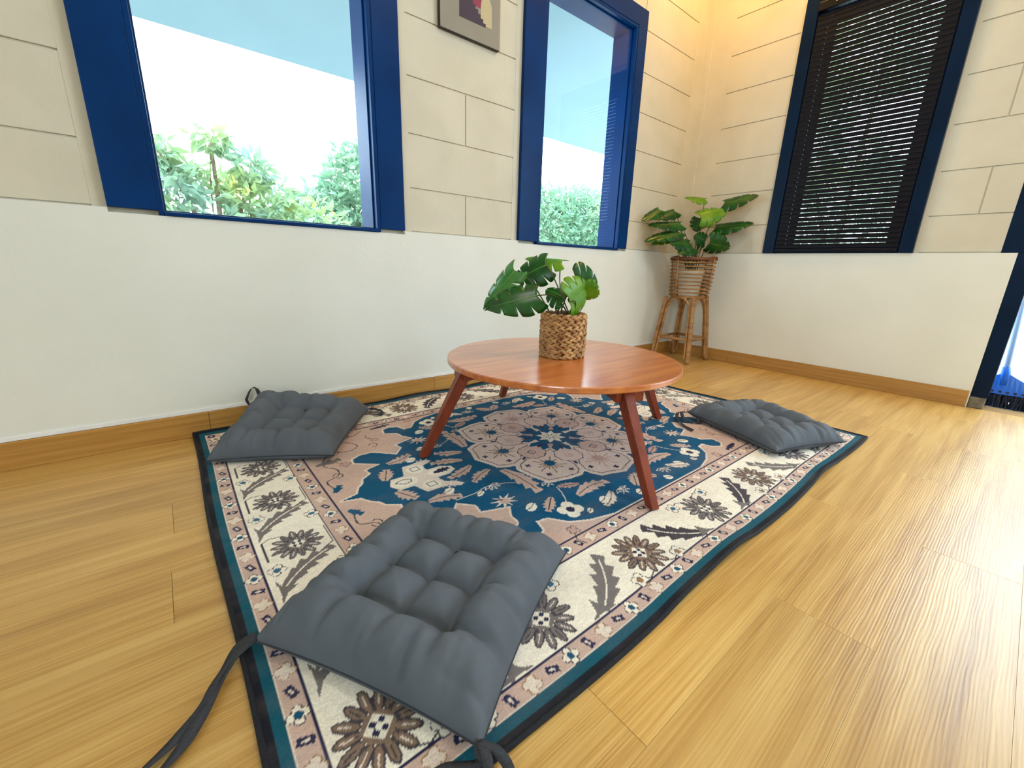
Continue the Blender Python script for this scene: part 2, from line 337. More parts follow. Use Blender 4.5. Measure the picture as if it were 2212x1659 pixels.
e3 = empty('window_3', (0.0, -0.912, BZ[0]), 'navy framed window covered by a black slatted blind', kind='structure')
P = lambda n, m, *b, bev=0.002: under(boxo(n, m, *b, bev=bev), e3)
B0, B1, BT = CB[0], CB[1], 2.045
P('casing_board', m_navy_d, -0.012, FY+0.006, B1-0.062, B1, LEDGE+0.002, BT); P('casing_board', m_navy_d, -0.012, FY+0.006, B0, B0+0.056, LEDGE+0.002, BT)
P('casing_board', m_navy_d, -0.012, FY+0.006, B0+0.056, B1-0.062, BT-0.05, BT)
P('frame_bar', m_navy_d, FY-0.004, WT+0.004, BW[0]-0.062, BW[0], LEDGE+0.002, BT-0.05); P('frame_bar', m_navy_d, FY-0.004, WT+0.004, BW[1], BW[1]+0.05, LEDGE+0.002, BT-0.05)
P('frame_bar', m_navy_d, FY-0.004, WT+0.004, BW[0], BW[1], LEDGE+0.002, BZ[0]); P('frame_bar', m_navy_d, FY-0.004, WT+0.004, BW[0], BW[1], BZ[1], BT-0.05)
P('pane', m_glass, 0.10, 0.104, BW[0], BW[1], BZ[0], BZ[1], bev=0)
# black venetian blind
bl = empty('venetian_blind', (-0.006, -0.915, 0.74), 'black horizontal slat blind hanging over the right wall window', 'blind')
SY0, SY1 = B0+0.062, B1-0.068; SX = -0.010
under(boxo('head_rail', m_blind, -0.026, 0.008, SY0-0.004, SY1+0.004, 1.950, 1.992, bev=0.004), bl)
under(boxo('bottom_rail', m_blind, -0.018, 0.000, SY0, SY1, 0.728, 0.744, bev=0.004), bl)
for yy in (SY0+0.08, SY1-0.08):
    under(tubeo('mount_screw', m_metal, [(-0.0262, yy, 1.972), (-0.031, yy, 1.972)], 0.005, None, 10), bl)
pitch = 0.0243; nsl = 49; TH = math.radians(86); wsl = 0.0220
def slat_mesh(prof):
    vs = []; fs = []; n = len(prof); t = 0.0007
    for y, th in prof:
        c, s = math.cos(th)*wsl/2, math.sin(th)*wsl/2
        for (a, bsg) in ((-1, 1), (0, 1), (1, 1), (1, -1), (0, -1), (-1, -1)):
            crown = 0.0012*(1-a*a)
            vs.append((a*c+math.sin(th)*(crown+bsg*t/2), y, -a*s+math.cos(th)*(crown+bsg*t/2)))
    for i in range(n-1):
        for k in range(6): fs.append((i*6+k, i*6+(k+1) % 6, (i+1)*6+(k+1) % 6, (i+1)*6+k))
    fs += [tuple(range(6)), tuple(range((n-1)*6, n*6))[::-1]]
    me = bpy.data.meshes.new('slat'); me.from_pydata(vs, [], fs); me.materials.append(m_blind); me.update(); return me
plain = {}
for i in range(nsl):
    z = 0.760+i*pitch; jit = ((i*7919) % 13-6)/6.0
    key = round(jit, 2)
    if key not in plain: th = TH+math.radians(1.2)*jit; plain[key] = slat_mesh([(SY0, th), (SY1, th)])
    o = bpy.data.objects.new('slat', plain[key]); COL.objects.link(o); o.location = (SX, 0, z); under(o, bl)
for yy in (SY1-0.13, SY0+0.13):
    for dx in (-0.0065, 0.0065): under(tubeo('ladder_cord', m_blind, [(SX+dx, yy, 0.745), (SX+dx, yy, 1.95)], 0.0006, None, 5), bl)

# doorway frame and threshold
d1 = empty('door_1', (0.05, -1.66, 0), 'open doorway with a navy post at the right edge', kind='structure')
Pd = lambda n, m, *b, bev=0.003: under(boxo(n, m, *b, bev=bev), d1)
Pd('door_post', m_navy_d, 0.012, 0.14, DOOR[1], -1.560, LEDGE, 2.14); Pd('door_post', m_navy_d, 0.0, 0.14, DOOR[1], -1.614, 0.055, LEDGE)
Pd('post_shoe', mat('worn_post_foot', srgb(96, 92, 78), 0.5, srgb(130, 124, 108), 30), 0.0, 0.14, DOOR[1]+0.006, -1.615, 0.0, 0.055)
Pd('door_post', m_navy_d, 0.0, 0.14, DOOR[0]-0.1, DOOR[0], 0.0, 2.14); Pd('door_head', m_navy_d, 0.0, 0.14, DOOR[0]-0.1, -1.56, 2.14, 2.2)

# ------------------------------------------------------------------ outside
tag(boxo('ground_outside', m_ground, -25, 25, 0.16, 40, -0.5, -0.4), 'pale ground outside the windows', kind='structure')
tag(boxo('ground_porch', m_tile, 0.15, 12, -9, 0.16, -0.2, -0.012), 'white tiled porch floor beyond the doorway', kind='structure')
tag(boxo('ground_rear', m_ground, -25, XL-0.12, -20, 0.16, -0.5, -0.4), 'pale ground behind the room', kind='structure')
pw = boxo('wall_porch', m_white, 1.40, 1.52, -5.5, -1.40, -0.02, 1.15); tag(pw, 'white porch wall seen through the doorway', kind='structure')
boxo('skirting', m_white, 1.388, 1.40, -5.5, -1.40, -0.012, 0.07, parent=pw, bev=0.003)
tag(boxo('added_porch_roof', m_white, 0.15, 1.0, -5.5, -1.30, 2.36, 2.46), 'added flat white roof above the doorway, cutting skylight', 'roof')  # unseen roof added to keep high skylight off the floor
bm = bmesh.new()
ev = [(0.15, 2.46), (1.80, 1.862), (1.80, 2.02), (0.15, 2.62)]
q0 = [bm.verts.new((-9, y, z)) for y, z in ev]; q1 = [bm.verts.new((1.7, y, z)) for y, z in ev]
for k in range(4): bm.faces.new((q0[k], q0[(k+1) % 4], q1[(k+1) % 4], q1[k]))
bm.faces.new(q0); bm.faces.new(q1)
tag(finish(bm, 'roof_eave', m_eave), 'pale blue roof overhang outside the two bare windows', 'roof')

def tree(name, label, base, trunk_top, blobs, m, nleaf, ll, seed, group='trees outside the windows', twigs=()):
    r = np.random.default_rng(seed); e = empty(name, base, label, 'tree', group)
    bm = bmesh.new(); b = Vector(base); t = Vector(trunk_top)
    tube(bm, catmull([b, b.lerp(t, 0.5)+Vector((0.06, 0.03, 0)), t], 5), [0.075-0.004*i for i in range(11)], 8)
    for c, rad, wgt in blobs:
        tube(bm, catmull([t.lerp(b, 0.35), (Vector(c)+t)/2+Vector((0, 0, -0.1)), Vector(c)], 4), [0.03-0.0025*i for i in range(9)], 6)
    for tw in twigs: tube(bm, catmull(tw, 4), 0.007, 5)
    under(finish(bm, 'trunk', m_bark, None, True), e)
    tot = sum(x[2] for x in blobs); V = []; F = []
    for c, rad, wgt in blobs:
        n = int(nleaf*wgt/tot); d = r.normal(size=(n, 3)); d /= np.linalg.norm(d, axis=1)[:, None]; rr = r.uniform(0.35, 1.0, n)**0.5
        p = np.array(c)+d*rr[:, None]*np.array(rad)
        ax = d*0.6+r.normal(size=(n, 3))*0.6+np.array([0, 0, -0.35]); ax /= np.linalg.norm(ax, axis=1)[:, None]
        sd = np.cross(ax, r.normal(size=(n, 3))); sd /= np.linalg.norm(sd, axis=1)[:, None]; nn = np.cross(ax, sd)
        L = ll*r.uniform(0.7, 1.25, n)[:, None]; Wd = L*0.2
        a0 = p; a1 = p+ax*L*0.45+sd*Wd+nn*L*0.07; a2 = p+ax*L-nn*L*0.1; a3 = p+ax*L*0.45-sd*Wd+nn*L*0.07; am = p+ax*L*0.5
        i0 = len(V); V += list(np.stack([a0, a1, a2, a3, am], 1).reshape(-1, 3))
        for k in range(n):
            j = i0+k*5; F += [(j, j+1, j+4), (j+1, j+2, j+4), (j+2, j+3, j+4), (j+3, j, j+4)]
    o = pydata(V, F, 'foliage', m, None, False); o['kind'] = 'stuff'; under(o, e); return e
tree('garden_shrub', 'loose yellow-green shrub low in the left window', (-2.5, 3.2, -0.4), (-2.45, 3.2, 0.7),
     [((-2.95, 3.1, 1.12), (0.42, 0.4, 0.34), 3), ((-2.55, 3.2, 0.95), (0.5, 0.45, 0.42), 4), ((-2.1, 3.2, 1.08), (0.36, 0.35, 0.30), 2.5), ((-1.75, 3.3, 0.85), (0.5, 0.4, 0.42), 3.5),
      ((-2.45, 3.05, 1.57), (0.13, 0.10, 0.09), 0.5), ((-2.82, 3.05, 1.42), (0.14, 0.1, 0.10), 0.5), ((-2.17, 3.05, 1.36), (0.13, 0.1, 0.16), 0.6), ((-3.4, 3.3, 1.0), (0.5, 0.4, 0.5), 3)],
     m_fol_y, 3600, 0.115, 3, twigs=[[(-2.5, 3.2, 0.8), (-2.48, 3.1, 1.3), (-2.42, 3.05, 1.62)], [(-2.2, 3.2, 0.8), (-2.2, 3.1, 1.2), (-2.16, 3.05, 1.45)]])
tree('broadleaf_tree', 'dense round green tree at the right side of the left window', (-0.2, 5.3, -0.4), (-0.2, 5.3, 0.9),
     [((-0.25, 5.2, 1.50), (0.75, 0.7, 0.85), 5), ((-0.95, 5.0, 1.0), (0.6, 0.55, 0.62), 3), ((0.5, 5.3, 1.3), (0.7, 0.6, 0.75), 3), ((-1.5, 4.8, 0.8), (0.5, 0.5, 0.5), 2)], m_fol_g, 6500, 0.15, 5)
tree('broadleaf_tree', 'dense green tree crown filling the bottom of the second window', (4.3, 5.6, -0.4), (4.3, 5.6, 0.9),
     [((3.6, 5.4, 1.45), (1.0, 0.8, 0.82), 4), ((4.7, 5.4, 1.55), (1.0, 0.8, 0.85), 4), ((5.7, 5.5, 1.5), (1.0, 0.8, 0.8), 3.5), ((2.6, 5.3, 1.0), (0.8, 0.7, 0.8), 3)], m_fol_g, 11000, 0.14, 6)
tree('glow_gap_tree', 'leafy tree behind the blind, its sky gap shaped to imitate a glow between the slats', (2.9, -0.2, -0.2), (2.9, -0.15, 1.0),
     [((2.75, -0.25, 1.20), (0.35, 0.85, 0.54), 4), ((2.75, -0.30, 2.86), (0.35, 0.85, 0.56), 4), ((2.75, 0.28, 1.98), (0.3, 0.34, 0.62), 2.2), ((2.8, -0.25, 1.75), (0.2, 0.25, 0.16), 0.25), ((2.75, -1.1, 2.0), (0.3, 0.22, 0.6), 1.5)], m_fol_d, 4600, 0.13, 8)  # crown shaped to dim the slat lines, its gap imitating bloom

# broom on the porch
br = empty('broom', (0.21, -1.70, -0.012), 'blue plastic push broom standing just outside the doorway', 'broom')
bm = bmesh.new(); rows = []; BX = 0.21
for t in np.linspace(0, 1, 21):
    y = -1.525-0.35*t; s_ = 1-abs(2*t-1); zt = 0.086+0.078*s_**1.5; zb = 0.060-0.004*s_
    rows.append([bm.verts.new(v) for v in ((BX-0.027, y, zb), (BX+0.027, y, zb), (BX+0.023, y, zb+0.018), (BX+0.010, y, zt), (BX-0.010, y, zt), (BX-0.023, y, zb+0.018))])
for i in range(20):
    for k in range(6): bm.faces.new((rows[i][k], rows[i][(k+1) % 6], rows[i+1][(k+1) % 6], rows[i+1][k]))
bm.faces.new(rows[0]); bm.faces.new(rows[-1][::-1]); head = under(finish(bm, 'broom_head', m_broom), br)
under(tubeo('socket', m_broom, [(BX, -1.702, 0.10), (BX, -1.698, 0.155), (BX, -1.693, 0.19)], [0.022, 0.018, 0.014], None, 12), br)
under(tubeo('handle', m_handle, [(BX, -1.696, 0.17), (BX+0.02, -1.665, 0.60), (BX+0.05, -1.62, 1.25)], 0.0105, None, 12), br)
bm = bmesh.new()
for i in range(520):
    t = rng.random(); y = -1.530-0.34*t; x = BX+0.022*(2*rng.random()-1); sp = rng.normal()*0.006
    tube(bm, [(x, y, 0.066), (x+(x-BX)*0.6, y+sp, -0.0105)], [0.0034, 0.0026], 4, False)
o = under(finish(bm, 'bristles', m_brist), br); o['kind'] = 'stuff'
bm = bmesh.new()
for k in range(13): y = -1.550-0.025*k; box(bm, BX-0.0285, BX-0.025, y-0.005, y+0.005, 0.064, 0.073)
o = under(finish(bm, 'slot_row', m_brist), br)

# ------------------------------------------------------------------ corner lamp and added fill lamps (above the frame)
def lamp_or_fill(loc, label, r, power, col, spread=180):
    e = empty('lamp_or_fill', loc, label, 'lamp', 'round ceiling lamps')
    under(latheo('rim', m_pot, [(r+0.015, 0), (r+0.02, -0.02), (r, -0.024), (r, -0.006)], loc, None, 32), e)
    m = bpy.data.materials.new('lamp_diffuser'); m.use_nodes = True; p = m.node_tree.nodes['Principled BSDF']; p.inputs['Emission Color'].default_value = (*col, 1); p.inputs['Emission Strength'].default_value = 3.0
    under(latheo('diffuser', m, [(0.0001, -0.012), (r, -0.012)], loc, None, 32), e)
    l = bpy.data.lights.new('lamp_light', 'AREA'); l.shape = 'DISK'; l.size = 2*r; l.energy = power; l.color = col; l.spread = math.radians(spread)
    o = bpy.data.objects.new('lamp_light', l); COL.objects.link(o); o.location = (loc[0], loc[1], loc[2]-0.03); under(o, e)
lamp_or_fill((-0.42, -0.42, ZC), 'warm round ceiling lamp above the corner plant', 0.07, 11, (1.0, 0.54, 0.10))
lamp_or_fill((-1.45, -1.75, ZC), 'added round fill lamp over the middle of the room', 0.16, 13, (1.0, 0.96, 0.88))  # unseen lamp added to brighten rug, cushions and walls
lamp_or_fill((-3.9, -2.9, ZC), 'added round fill lamp near the rear wall', 0.16, 5, (1.0, 0.96, 0.88))  # unseen lamp added as weak fill from behind

# ------------------------------------------------------------------ rug with printed pattern
RU0, RV0, RUL, RVL = -2.952, 0.016, 2.0, 1.404          # world x of left edge, world -y of the back edge, size
PINK = srgb(208, 180, 168); CREAM = srgb(246, 240, 226); NAVY = srgb(38, 40, 78); TEAL = srgb(10, 84, 104); BLUE = srgb(0, 84, 124)
BLACK = srgb(18, 22, 34); GREY = srgb(122, 116, 116); BROWN = srgb(136, 114, 98); PALE = srgb(234, 220, 208); DARK = srgb(70, 66, 76); MID = srgb(40, 110, 150); ROSE = srgb(196, 162, 152); OCHRE = srgb(156, 120, 84)
def grid_lines(n0, n1, L, rev):
    x = 0.0; out = [0.0]
    while x < L:
        t = x/L; x += (n0+(n1-n0)*t); out.append(min(x, L))
    a = np.array(out)
    return (L-a)[::-1] if rev else a
GU = grid_lines(0.0021, 0.0044, RUL, False); GV = grid_lines(0.0020, 0.0036, RVL, True)
nu, nv = len(GU), len(GV)
UU, VV = np.meshgrid(GU-RUL/2, GV-RVL/2, indexing='ij')
CC = np.zeros((nu, nv, 4), np.float32); CC[:] = PINK
HU, HV = RUL/2, RVL/2
DD = np.minimum(HU-np.abs(UU), HV-np.abs(VV))
def band(a, b, c): CC[(DD >= a) & (DD < b)] = c
band(-1, 0.013, BLACK); band(0.013, 0.029, TEAL); band(0.029, 0.031, PALE); band(0.059, 0.0635, NAVY); band(0.0635, 0.202, CREAM); band(0.202, 0.206, NAVY); band(0.245, 0.249, NAVY)
gu, gv = GU-HU, GV-HV
def sub(x0, x1, y0, y1):
    return slice(*np.searchsorted(gu, (x0, x1))), slice(*np.searchsorted(gv, (y0, y1)))
def poly(P, c):
    P = np.asarray(P, float); su, sv = sub(P[:, 0].min(), P[:, 0].max(), P[:, 1].min(), P[:, 1].max())
    X, Y = UU[su, sv], VV[su, sv]
    if X.size == 0: return
    ins = np.zeros(X.shape, bool); n = len(P)
    for i in range(n):
        x0, y0 = P[i]; x1, y1 = P[(i+1) % n]
        if y0 == y1: continue
        ins ^= ((y0 > Y) != (y1 > Y)) & (X < (x1-x0)*(Y-y0)/(y1-y0)+x0)
    CC[su, sv][ins] = c
def line(P, c, wd=0.003, closed=False):
    P = [tuple(p) for p in P]; h = wd/2
    for (x0, y0), (x1, y1) in zip(P, P[1:]+([P[0]] if closed else [])) if closed else zip(P, P[1:]):
        su, sv = sub(min(x0, x1)-h, max(x0, x1)+h, min(y0, y1)-h, max(y0, y1)+h); X, Y = UU[su, sv], VV[su, sv]
        if X.size == 0: continue
        dx, dy = x1-x0, y1-y0; q = dx*dx+dy*dy+1e-12; t = np.clip(((X-x0)*dx+(Y-y0)*dy)/q, 0, 1)
        CC[su, sv][np.hypot(X-x0-t*dx, Y-y0-t*dy) < h] = c
def disc(x, y, r, c, ry=None, rot=0):
    a = np.linspace(0, 2*math.pi, 20, endpoint=False); ry = ry or r; px, py = r*np.cos(a), ry*np.sin(a)
    poly(np.c_[x+px*math.cos(rot)-py*math.sin(rot), y+px*math.sin(rot)+py*math.cos(rot)], c)
def rect(x, y, a, b, rot, c):
    q = np.array([(-a, -b), (a, -b), (a, b), (-a, b)])/2; R2 = np.array([[math.cos(rot), -math.sin(rot)], [math.sin(rot), math.cos(rot)]]); poly(q@R2.T+[x, y], c)
def quat(x, y, r, petal, centre, outline=DARK, rot=0.0):
    for s, c in ((1.25, outline), (1.0, petal)):
        for k in range(4): disc(x+r*math.cos(rot+k*math.pi/2), y+r*math.sin(rot+k*math.pi/2), r*0.72*s, c)
    disc(x, y, r*0.62*1.2, outline) if centre is not None else None
    disc(x, y, r*0.62, centre if centre is not None else petal)
SYM = [(1, 1), (-1, 1), (1, -1), (-1, -1)]
def mir(P, s): return [(p[0]*s[0], p[1]*s[1]) for p in P]
def serrated(p0, p1, wd, c, n=5, bend=0.0, spine=None, outline=None, thorn=0.55):
    """leaf with saw-tooth margin from base p0 to tip p1"""
    p0 = np.array(p0); p1 = np.array(p1); d = p1-p0; L = np.linalg.norm(d); d = d/L; nn = np.array([-d[1], d[0]])
    def pt(t, s): return p0+d*L*t+nn*(s+bend*math.sin(math.pi*t))
    def side(sg):
        o = []
        for i in range(n):
            t0 = i/n; w0 = wd*math.sin(math.pi*(0.12+0.8*(t0+0.4/n)))
            o.append(pt(t0+0.05/n, sg*w0*thorn)); o.append(pt(t0+0.95/n, sg*w0)); 
        return o
    P = side(1)+[p1]+side(-1)[::-1]
    if outline is not None: line(P, outline, 0.004, True)
    poly(P, c)
    if spine is not None: line([pt(t, 0) for t in np.linspace(0.04, 0.9, 8)], spine, 0.003)
# stripe motifs
def stripe(d):
    Lu, Lv = HU-d, HV-d
    for horiz in (True, False):
        Lx = Lu if horiz else Lv; n = int(2*Lx/0.0392); 
        for s in (-1, 1):
            for i in range(n+1):
                t = -Lx+2*Lx*i/n; x, y = (t, s*Lv) if horiz else (s*Lu, t); base = 0 if horiz else math.pi/2
                k = i % 4
                if k in (0, 2):
                    r = base+(0.35 if k == 0 else 1.25)*(1 if s > 0 else -1); rect(x, y, 0.022, 0.012, r, NAVY); rect(x, y, 0.010, 0.004, r, PALE)
                elif k == 1: quat(x, y, 0.0085, CREAM, BLUE, DARK, base)
                else: quat(x, y, 0.0085, PALE, None, OCHRE, base+0.4)
stripe(0.045); stripe(0.2265)
# cream band: rosettes, thorny leaves, small flowers
def rosette(x, y, r, c, dk, rot=0.0):
    for k in range(14):
        a = rot+k*math.pi/7; rr = r*(0.66 if k % 2 else 0.72); ln = r*0.36
        disc(x+rr*math.cos(a), y+rr*math.sin(a), ln, dk, r*0.150, a); disc(x+rr*math.cos(a), y+rr*math.sin(a), ln*0.84, c, r*0.105, a); rect(x+rr*1.05*math.cos(a), y+rr*1.05*math.sin(a), ln*0.9, r*0.04, a, PALE if k % 3 else dk)
    disc(x, y, r*0.40, c); rect(x, y, r*0.50, r*0.50, math.pi/4, CREAM)
    q = r*0.135
    for i in (-1, 0, 1):
        for j in (-1, 0, 1):
            if (i+j) % 2: 
                a = math.pi/4; rect(x+(i*math.cos(a)-j*math.sin(a))*q*1.15, y+(i*math.sin(a)+j*math.cos(a))*q*1.15, q*1.1, q*1.1, a, NAVY)
    for k in range(8): rect(x+r*0.47*math.cos(rot+k*math.pi/4), y+r*0.47*math.sin(rot+k*math.pi/4), r*0.1, r*0.05, rot+k*math.pi/4, dk)
dC = 0.125
for s in (-1, 1):
    yv = s*(HV-dC)
    us = [-0.875+0.2895*k for k in range(7)]
    for k, u in enumerate(us):
        out = 1 if k % 2 == 0 else -1
        rosette(u, yv, 0.058, BROWN if k % 2 == 0 else GREY, DARK, 0.15)
        for q in (-1, 1):
            fx, fy = u+q*0.07, yv+s*(0.050*out); line([(u+q*0.02, yv+s*0.05*out), (u+q*0.045, yv+s*0.060*out), (fx, fy)], DARK, 0.0026); quat(fx, fy, 0.010, CREAM, MID if k % 2 else OCHRE, DARK, 0.5)
        if k < 6:
            bx, tx = (us[k+1]-0.10, u+0.08) if k % 2 == 0 else (u+0.10, us[k+1]-0.08)
            serrated((bx, yv+s*0.056), (tx, yv-s*0.052), 0.030, GREY if k % 4 < 2 else DARK, 5, 0.012*(1 if k % 2 else -1)*s, CREAM)
            poly([(bx-0.034, yv+s*0.060), (bx-0.012, yv+s*0.050), (bx, yv+s*0.020), (bx+0.012, yv+s*0.048), (bx+0.036, yv+s*0.060), (bx, yv+s*0.056)], GREY)
    xu = s*(HU-0.136)
    vsx = [-0.527+0.2130*k for k in range(1, 6)]
    for k, v in enumerate(vsx):
        if abs(v) > 0.52: continue
        rosette(xu, v, 0.049, GREY, DARK, 0.2)
        if k < 4:
            serrated((xu+s*0.056, v+0.130), (xu-s*0.058, v+0.050), 0.023, GREY, 5, 0.01*s, CREAM); poly([(xu+s*0.062, v+0.098), (xu+s*0.052, v+0.122), (xu+s*0.028, v+0.128), (xu+s*0.050, v+0.142), (xu+s*0.062, v+0.166), (xu+s*0.060, v+0.132)], GREY)
            quat(xu-s*0.055, v+0.112, 0.0095, CREAM, MID, DARK, 0.3); quat(xu+s*0.052, v+0.066, 0.0095, CREAM, MID, DARK, 0.3)
            line([(xu+s*0.06, v+0.03), (xu+s*0.06, v-0.04), (xu+s*0.045, v-0.05), (xu+s*0.02, v-0.045)], DARK, 0.0026); line([(xu-s*0.062, v-0.035), (xu-s*0.062, v+0.035), (xu-s*0.045, v+0.045)], DARK, 0.0026)
# blue field with stepped outline
Q = [(0.0, 0.448), (0.215, 0.448), (0.285, 0.43), (0.333, 0.405), (0.365, 0.362), (0.398, 0.358), (0.408, 0.392), (0.436, 0.408), (0.462, 0.395), (0.470, 0.362), (0.432, 0.338), (0.428, 0.305), (0.405, 0.27), (0.478, 0.246), (0.472, 0.215), (0.508, 0.175), (0.545, 0.215), (0.568, 0.235), (0.605, 0.235), (0.632, 0.218), (0.636, 0.192), (0.575, 0.142), (0.624, 0.127), (0.62, 0.10), (0.65, 0.079), (0.660, 0.055), (0.676, 0.040), (0.69, 0.012), (0.735, 0.0)]
F = Q+[(x, -y) for x, y in Q[::-1][1:]]; F = F+[(-x, y) for x, y in F[::-1][1:-1]]
line(F, PALE, 0.012, True); poly(F, BLUE)
# vine scrawl in the pink corners
for s in SYM:
    V1 = [(0.53, 0.43), (0.57, 0.40), (0.60, 0.41), (0.63, 0.38), (0.60, 0.35), (0.585, 0.31), (0.62, 0.285), (0.665, 0.30), (0.70, 0.27), (0.715, 0.22), (0.69, 0.18), (0.70, 0.14), (0.735, 0.12), (0.73, 0.075)]
    line([tuple(p) for p in mir([tuple(v[:2]) for v in catmull([(x, y, 0) for x, y in V1], 5)], s)], DARK, 0.0034)
    for c, r in (((0.60, 0.41), 0.016), ((0.665, 0.30), 0.015), ((0.70, 0.14), 0.013), ((0.64, 0.38), 0.012), ((0.54, 0.29), 0.013)):
        a = np.linspace(0, 5.2, 9); line([(s[0]*(c[0]+r*math.cos(t)), s[1]*(c[1]+r*1.2*math.sin(t))) for t in a], DARK, 0.003)
    for c, rt in (((0.52, 0.33), 0.6), ((0.35, 0.435), 2.4), ((0.72, 0.42), 0.9), ((0.66, 0.20), 1.6)):
        quat(s[0]*c[0], s[1]*c[1], 0.009, ROSE, None, DARK, rt); line(mir([(c[0]+0.006, c[1]+0.01), (c[0]+0.02, c[1]+0.03), (c[0]+0.012, c[1]+0.05)], s), DARK, 0.003)
    serrated((s[0]*0.50, s[1]*0.425), (s[0]*0.42, s[1]*0.437), 0.012, NAVY, 4); serrated((s[0]*0.735, s[1]*0.40), (s[0]*0.69, s[1]*0.44), 0.016, BLUE, 3); serrated((s[0]*0.735, s[1]*0.05), (s[0]*0.712, s[1]*0.085), 0.014, BLUE, 3)
    serrated((s[0]*0.735, s[1]*0.235), (s[0]*0.66, s[1]*0.245), 0.018, GREY, 3)
    # motifs on blue
    for a, b, wd, c, bd in (((0.300, 0.100), (0.296, 0.262), 0.030, PINK, 0.01), ((0.226, 0.337), (0.098, 0.332), 0.026, PINK, 0.012), ((0.36, 0.022), (0.455, 0.055), 0.020, PINK, 0.006), ((0.33, 0.075), (0.41, 0.115), 0.020, PINK, -0.006),
                           ((0.605, 0.035), (0.575, 0.098), 0.024, PINK, 0.0), ((0.56, 0.13), (0.475, 0.155), 0.024, PINK, 0.01), ((0.135, 0.375), (0.205, 0.415), 0.018, PALE, 0.006), ((0.29, 0.30), (0.345, 0.345), 0.018, PINK, 0.0), ((0.05, 0.40), (0.0, 0.352), 0.022, PINK, 0.0), ((0.175, 0.295), (0.235, 0.272), 0.016, ROSE, 0.0)):
        serrated(mir([a], s)[0], mir([b], s)[0], wd, c, 5, bd*s[0]*s[1], DARK, None, 0.62)
    x, y = s[0]*0.402, s[1]*0.241
    for k in range(9): a = k*2*math.pi/9; poly([(x+0.010*math.cos(a-0.6), y+0.010*math.sin(a-0.6)), (x+0.040*math.cos(a), y+0.034*math.sin(a)), (x+0.010*math.cos(a+0.6), y+0.010*math.sin(a+0.6))], PALE)
    disc(x, y, 0.013, PINK); rect(x+0.01*s[0], y-0.012*s[1], 0.022, 0.006, 0.5, NAVY)
    quat(s[0]*0.292, s[1]*0.371, 0.019, CREAM, NAVY, CREAM, 0.4); line(mir([(0.292, 0.35), (0.27, 0.335), (0.25, 0.30), (0.24, 0.27)], s), PALE, 0.0028)
    for c, r1, r2 in (((0.365, 0.305), 0.020, 0.014), ((0.185, 0.392), 0.018, 0.013), ((0.49, 0.115), 0.018, 0.013), ((0.07, 0.425), 0.015, 0.012), ((0.43, 0.175), 0.016, 0.008), ((0.255, 0.405), 0.012, 0.008)):
        disc(s[0]*c[0], s[1]*c[1], r1, CREAM, r2, 0.6*s[0]); line(mir([(c[0]-0.02, c[1]-0.012), (c[0], c[1]), (c[0]+0.022, c[1]+0.004)], s), NAVY, 0.0025)
    for c in ((0.385, 0.155), (0.105, 0.29+0.09), (0.245, 0.23), (0.47, 0.075)):
        for k in range(5):
            a = 0.5+k*0.65; P4 = [(c[0], c[1]), (c[0]+0.014*math.cos(a-0.35), c[1]+0.014*math.sin(a-0.35)), (c[0]+0.028*math.cos(a), c[1]+0.028*math.sin(a)), (c[0]+0.014*math.cos(a+0.35), c[1]+0.014*math.sin(a+0.35))]
            line(mir(P4, s), PALE, 0.0024, True)
    line(mir([(0.385, 0.155), (0.34, 0.17), (0.31, 0.19)], s), PALE, 0.0024); line(mir([(0.50, 0.165), (0.44, 0.165), (0.40, 0.155)], s), PALE, 0.0024)
# cross cartouches left and right of the medallion
for s in (-1, 1):
    cx = s*0.508; X = lambda P: [(cx+s*-p[0], p[1]) for p in P]
    O = [(-0.10, 0.005), (-0.085, -0.03), (-0.045, -0.03), (-0.025, -0.085), (0.02, -0.085), (0.045, -0.09), (0.062, -0.085), (0.06, -0.07), (0.03, -0.06), (0.025, -0.03), (0.07, -0.028), (0.098, -0.01), (0.098, 0.015), (0.07, 0.03), (0.03, 0.03), (0.035, 0.06), (0.066, 0.085), (0.075, 0.10), (0.06, 0.108), (0.03, 0.085), (-0.03, 0.085), (-0.045, 0.035), (-0.085, 0.035)]
    poly(X(O), PALE)
    for c, a, b in (((-0.058, 0.002), 0.040, 0.027), ((0.058, 0.0), 0.040, 0.024), ((0.0, -0.052), 0.026, 0.026), ((0.0, 0.054), 0.026, 0.026)): disc(cx-s*c[0], c[1], a, CREAM, b)
    for c in ((0.0, -0.052), (0.0, 0.054)): line([(cx-0.011, c[1]-0.011), (cx+0.011, c[1]-0.011), (cx+0.011, c[1]+0.011), (cx-0.011, c[1]+0.011)], DARK, 0.003, True)
    serrated((cx-s*0.035, 0.0), (cx-s*0.088, -0.004), 0.015, NAVY, 4); line([(cx+s*0.035, -0.006), (cx+s*0.06, -0.014), (cx+s*0.082, -0.004), (cx+s*0.06, 0.012), (cx+s*0.04, 0.010)], DARK, 0.003, True)
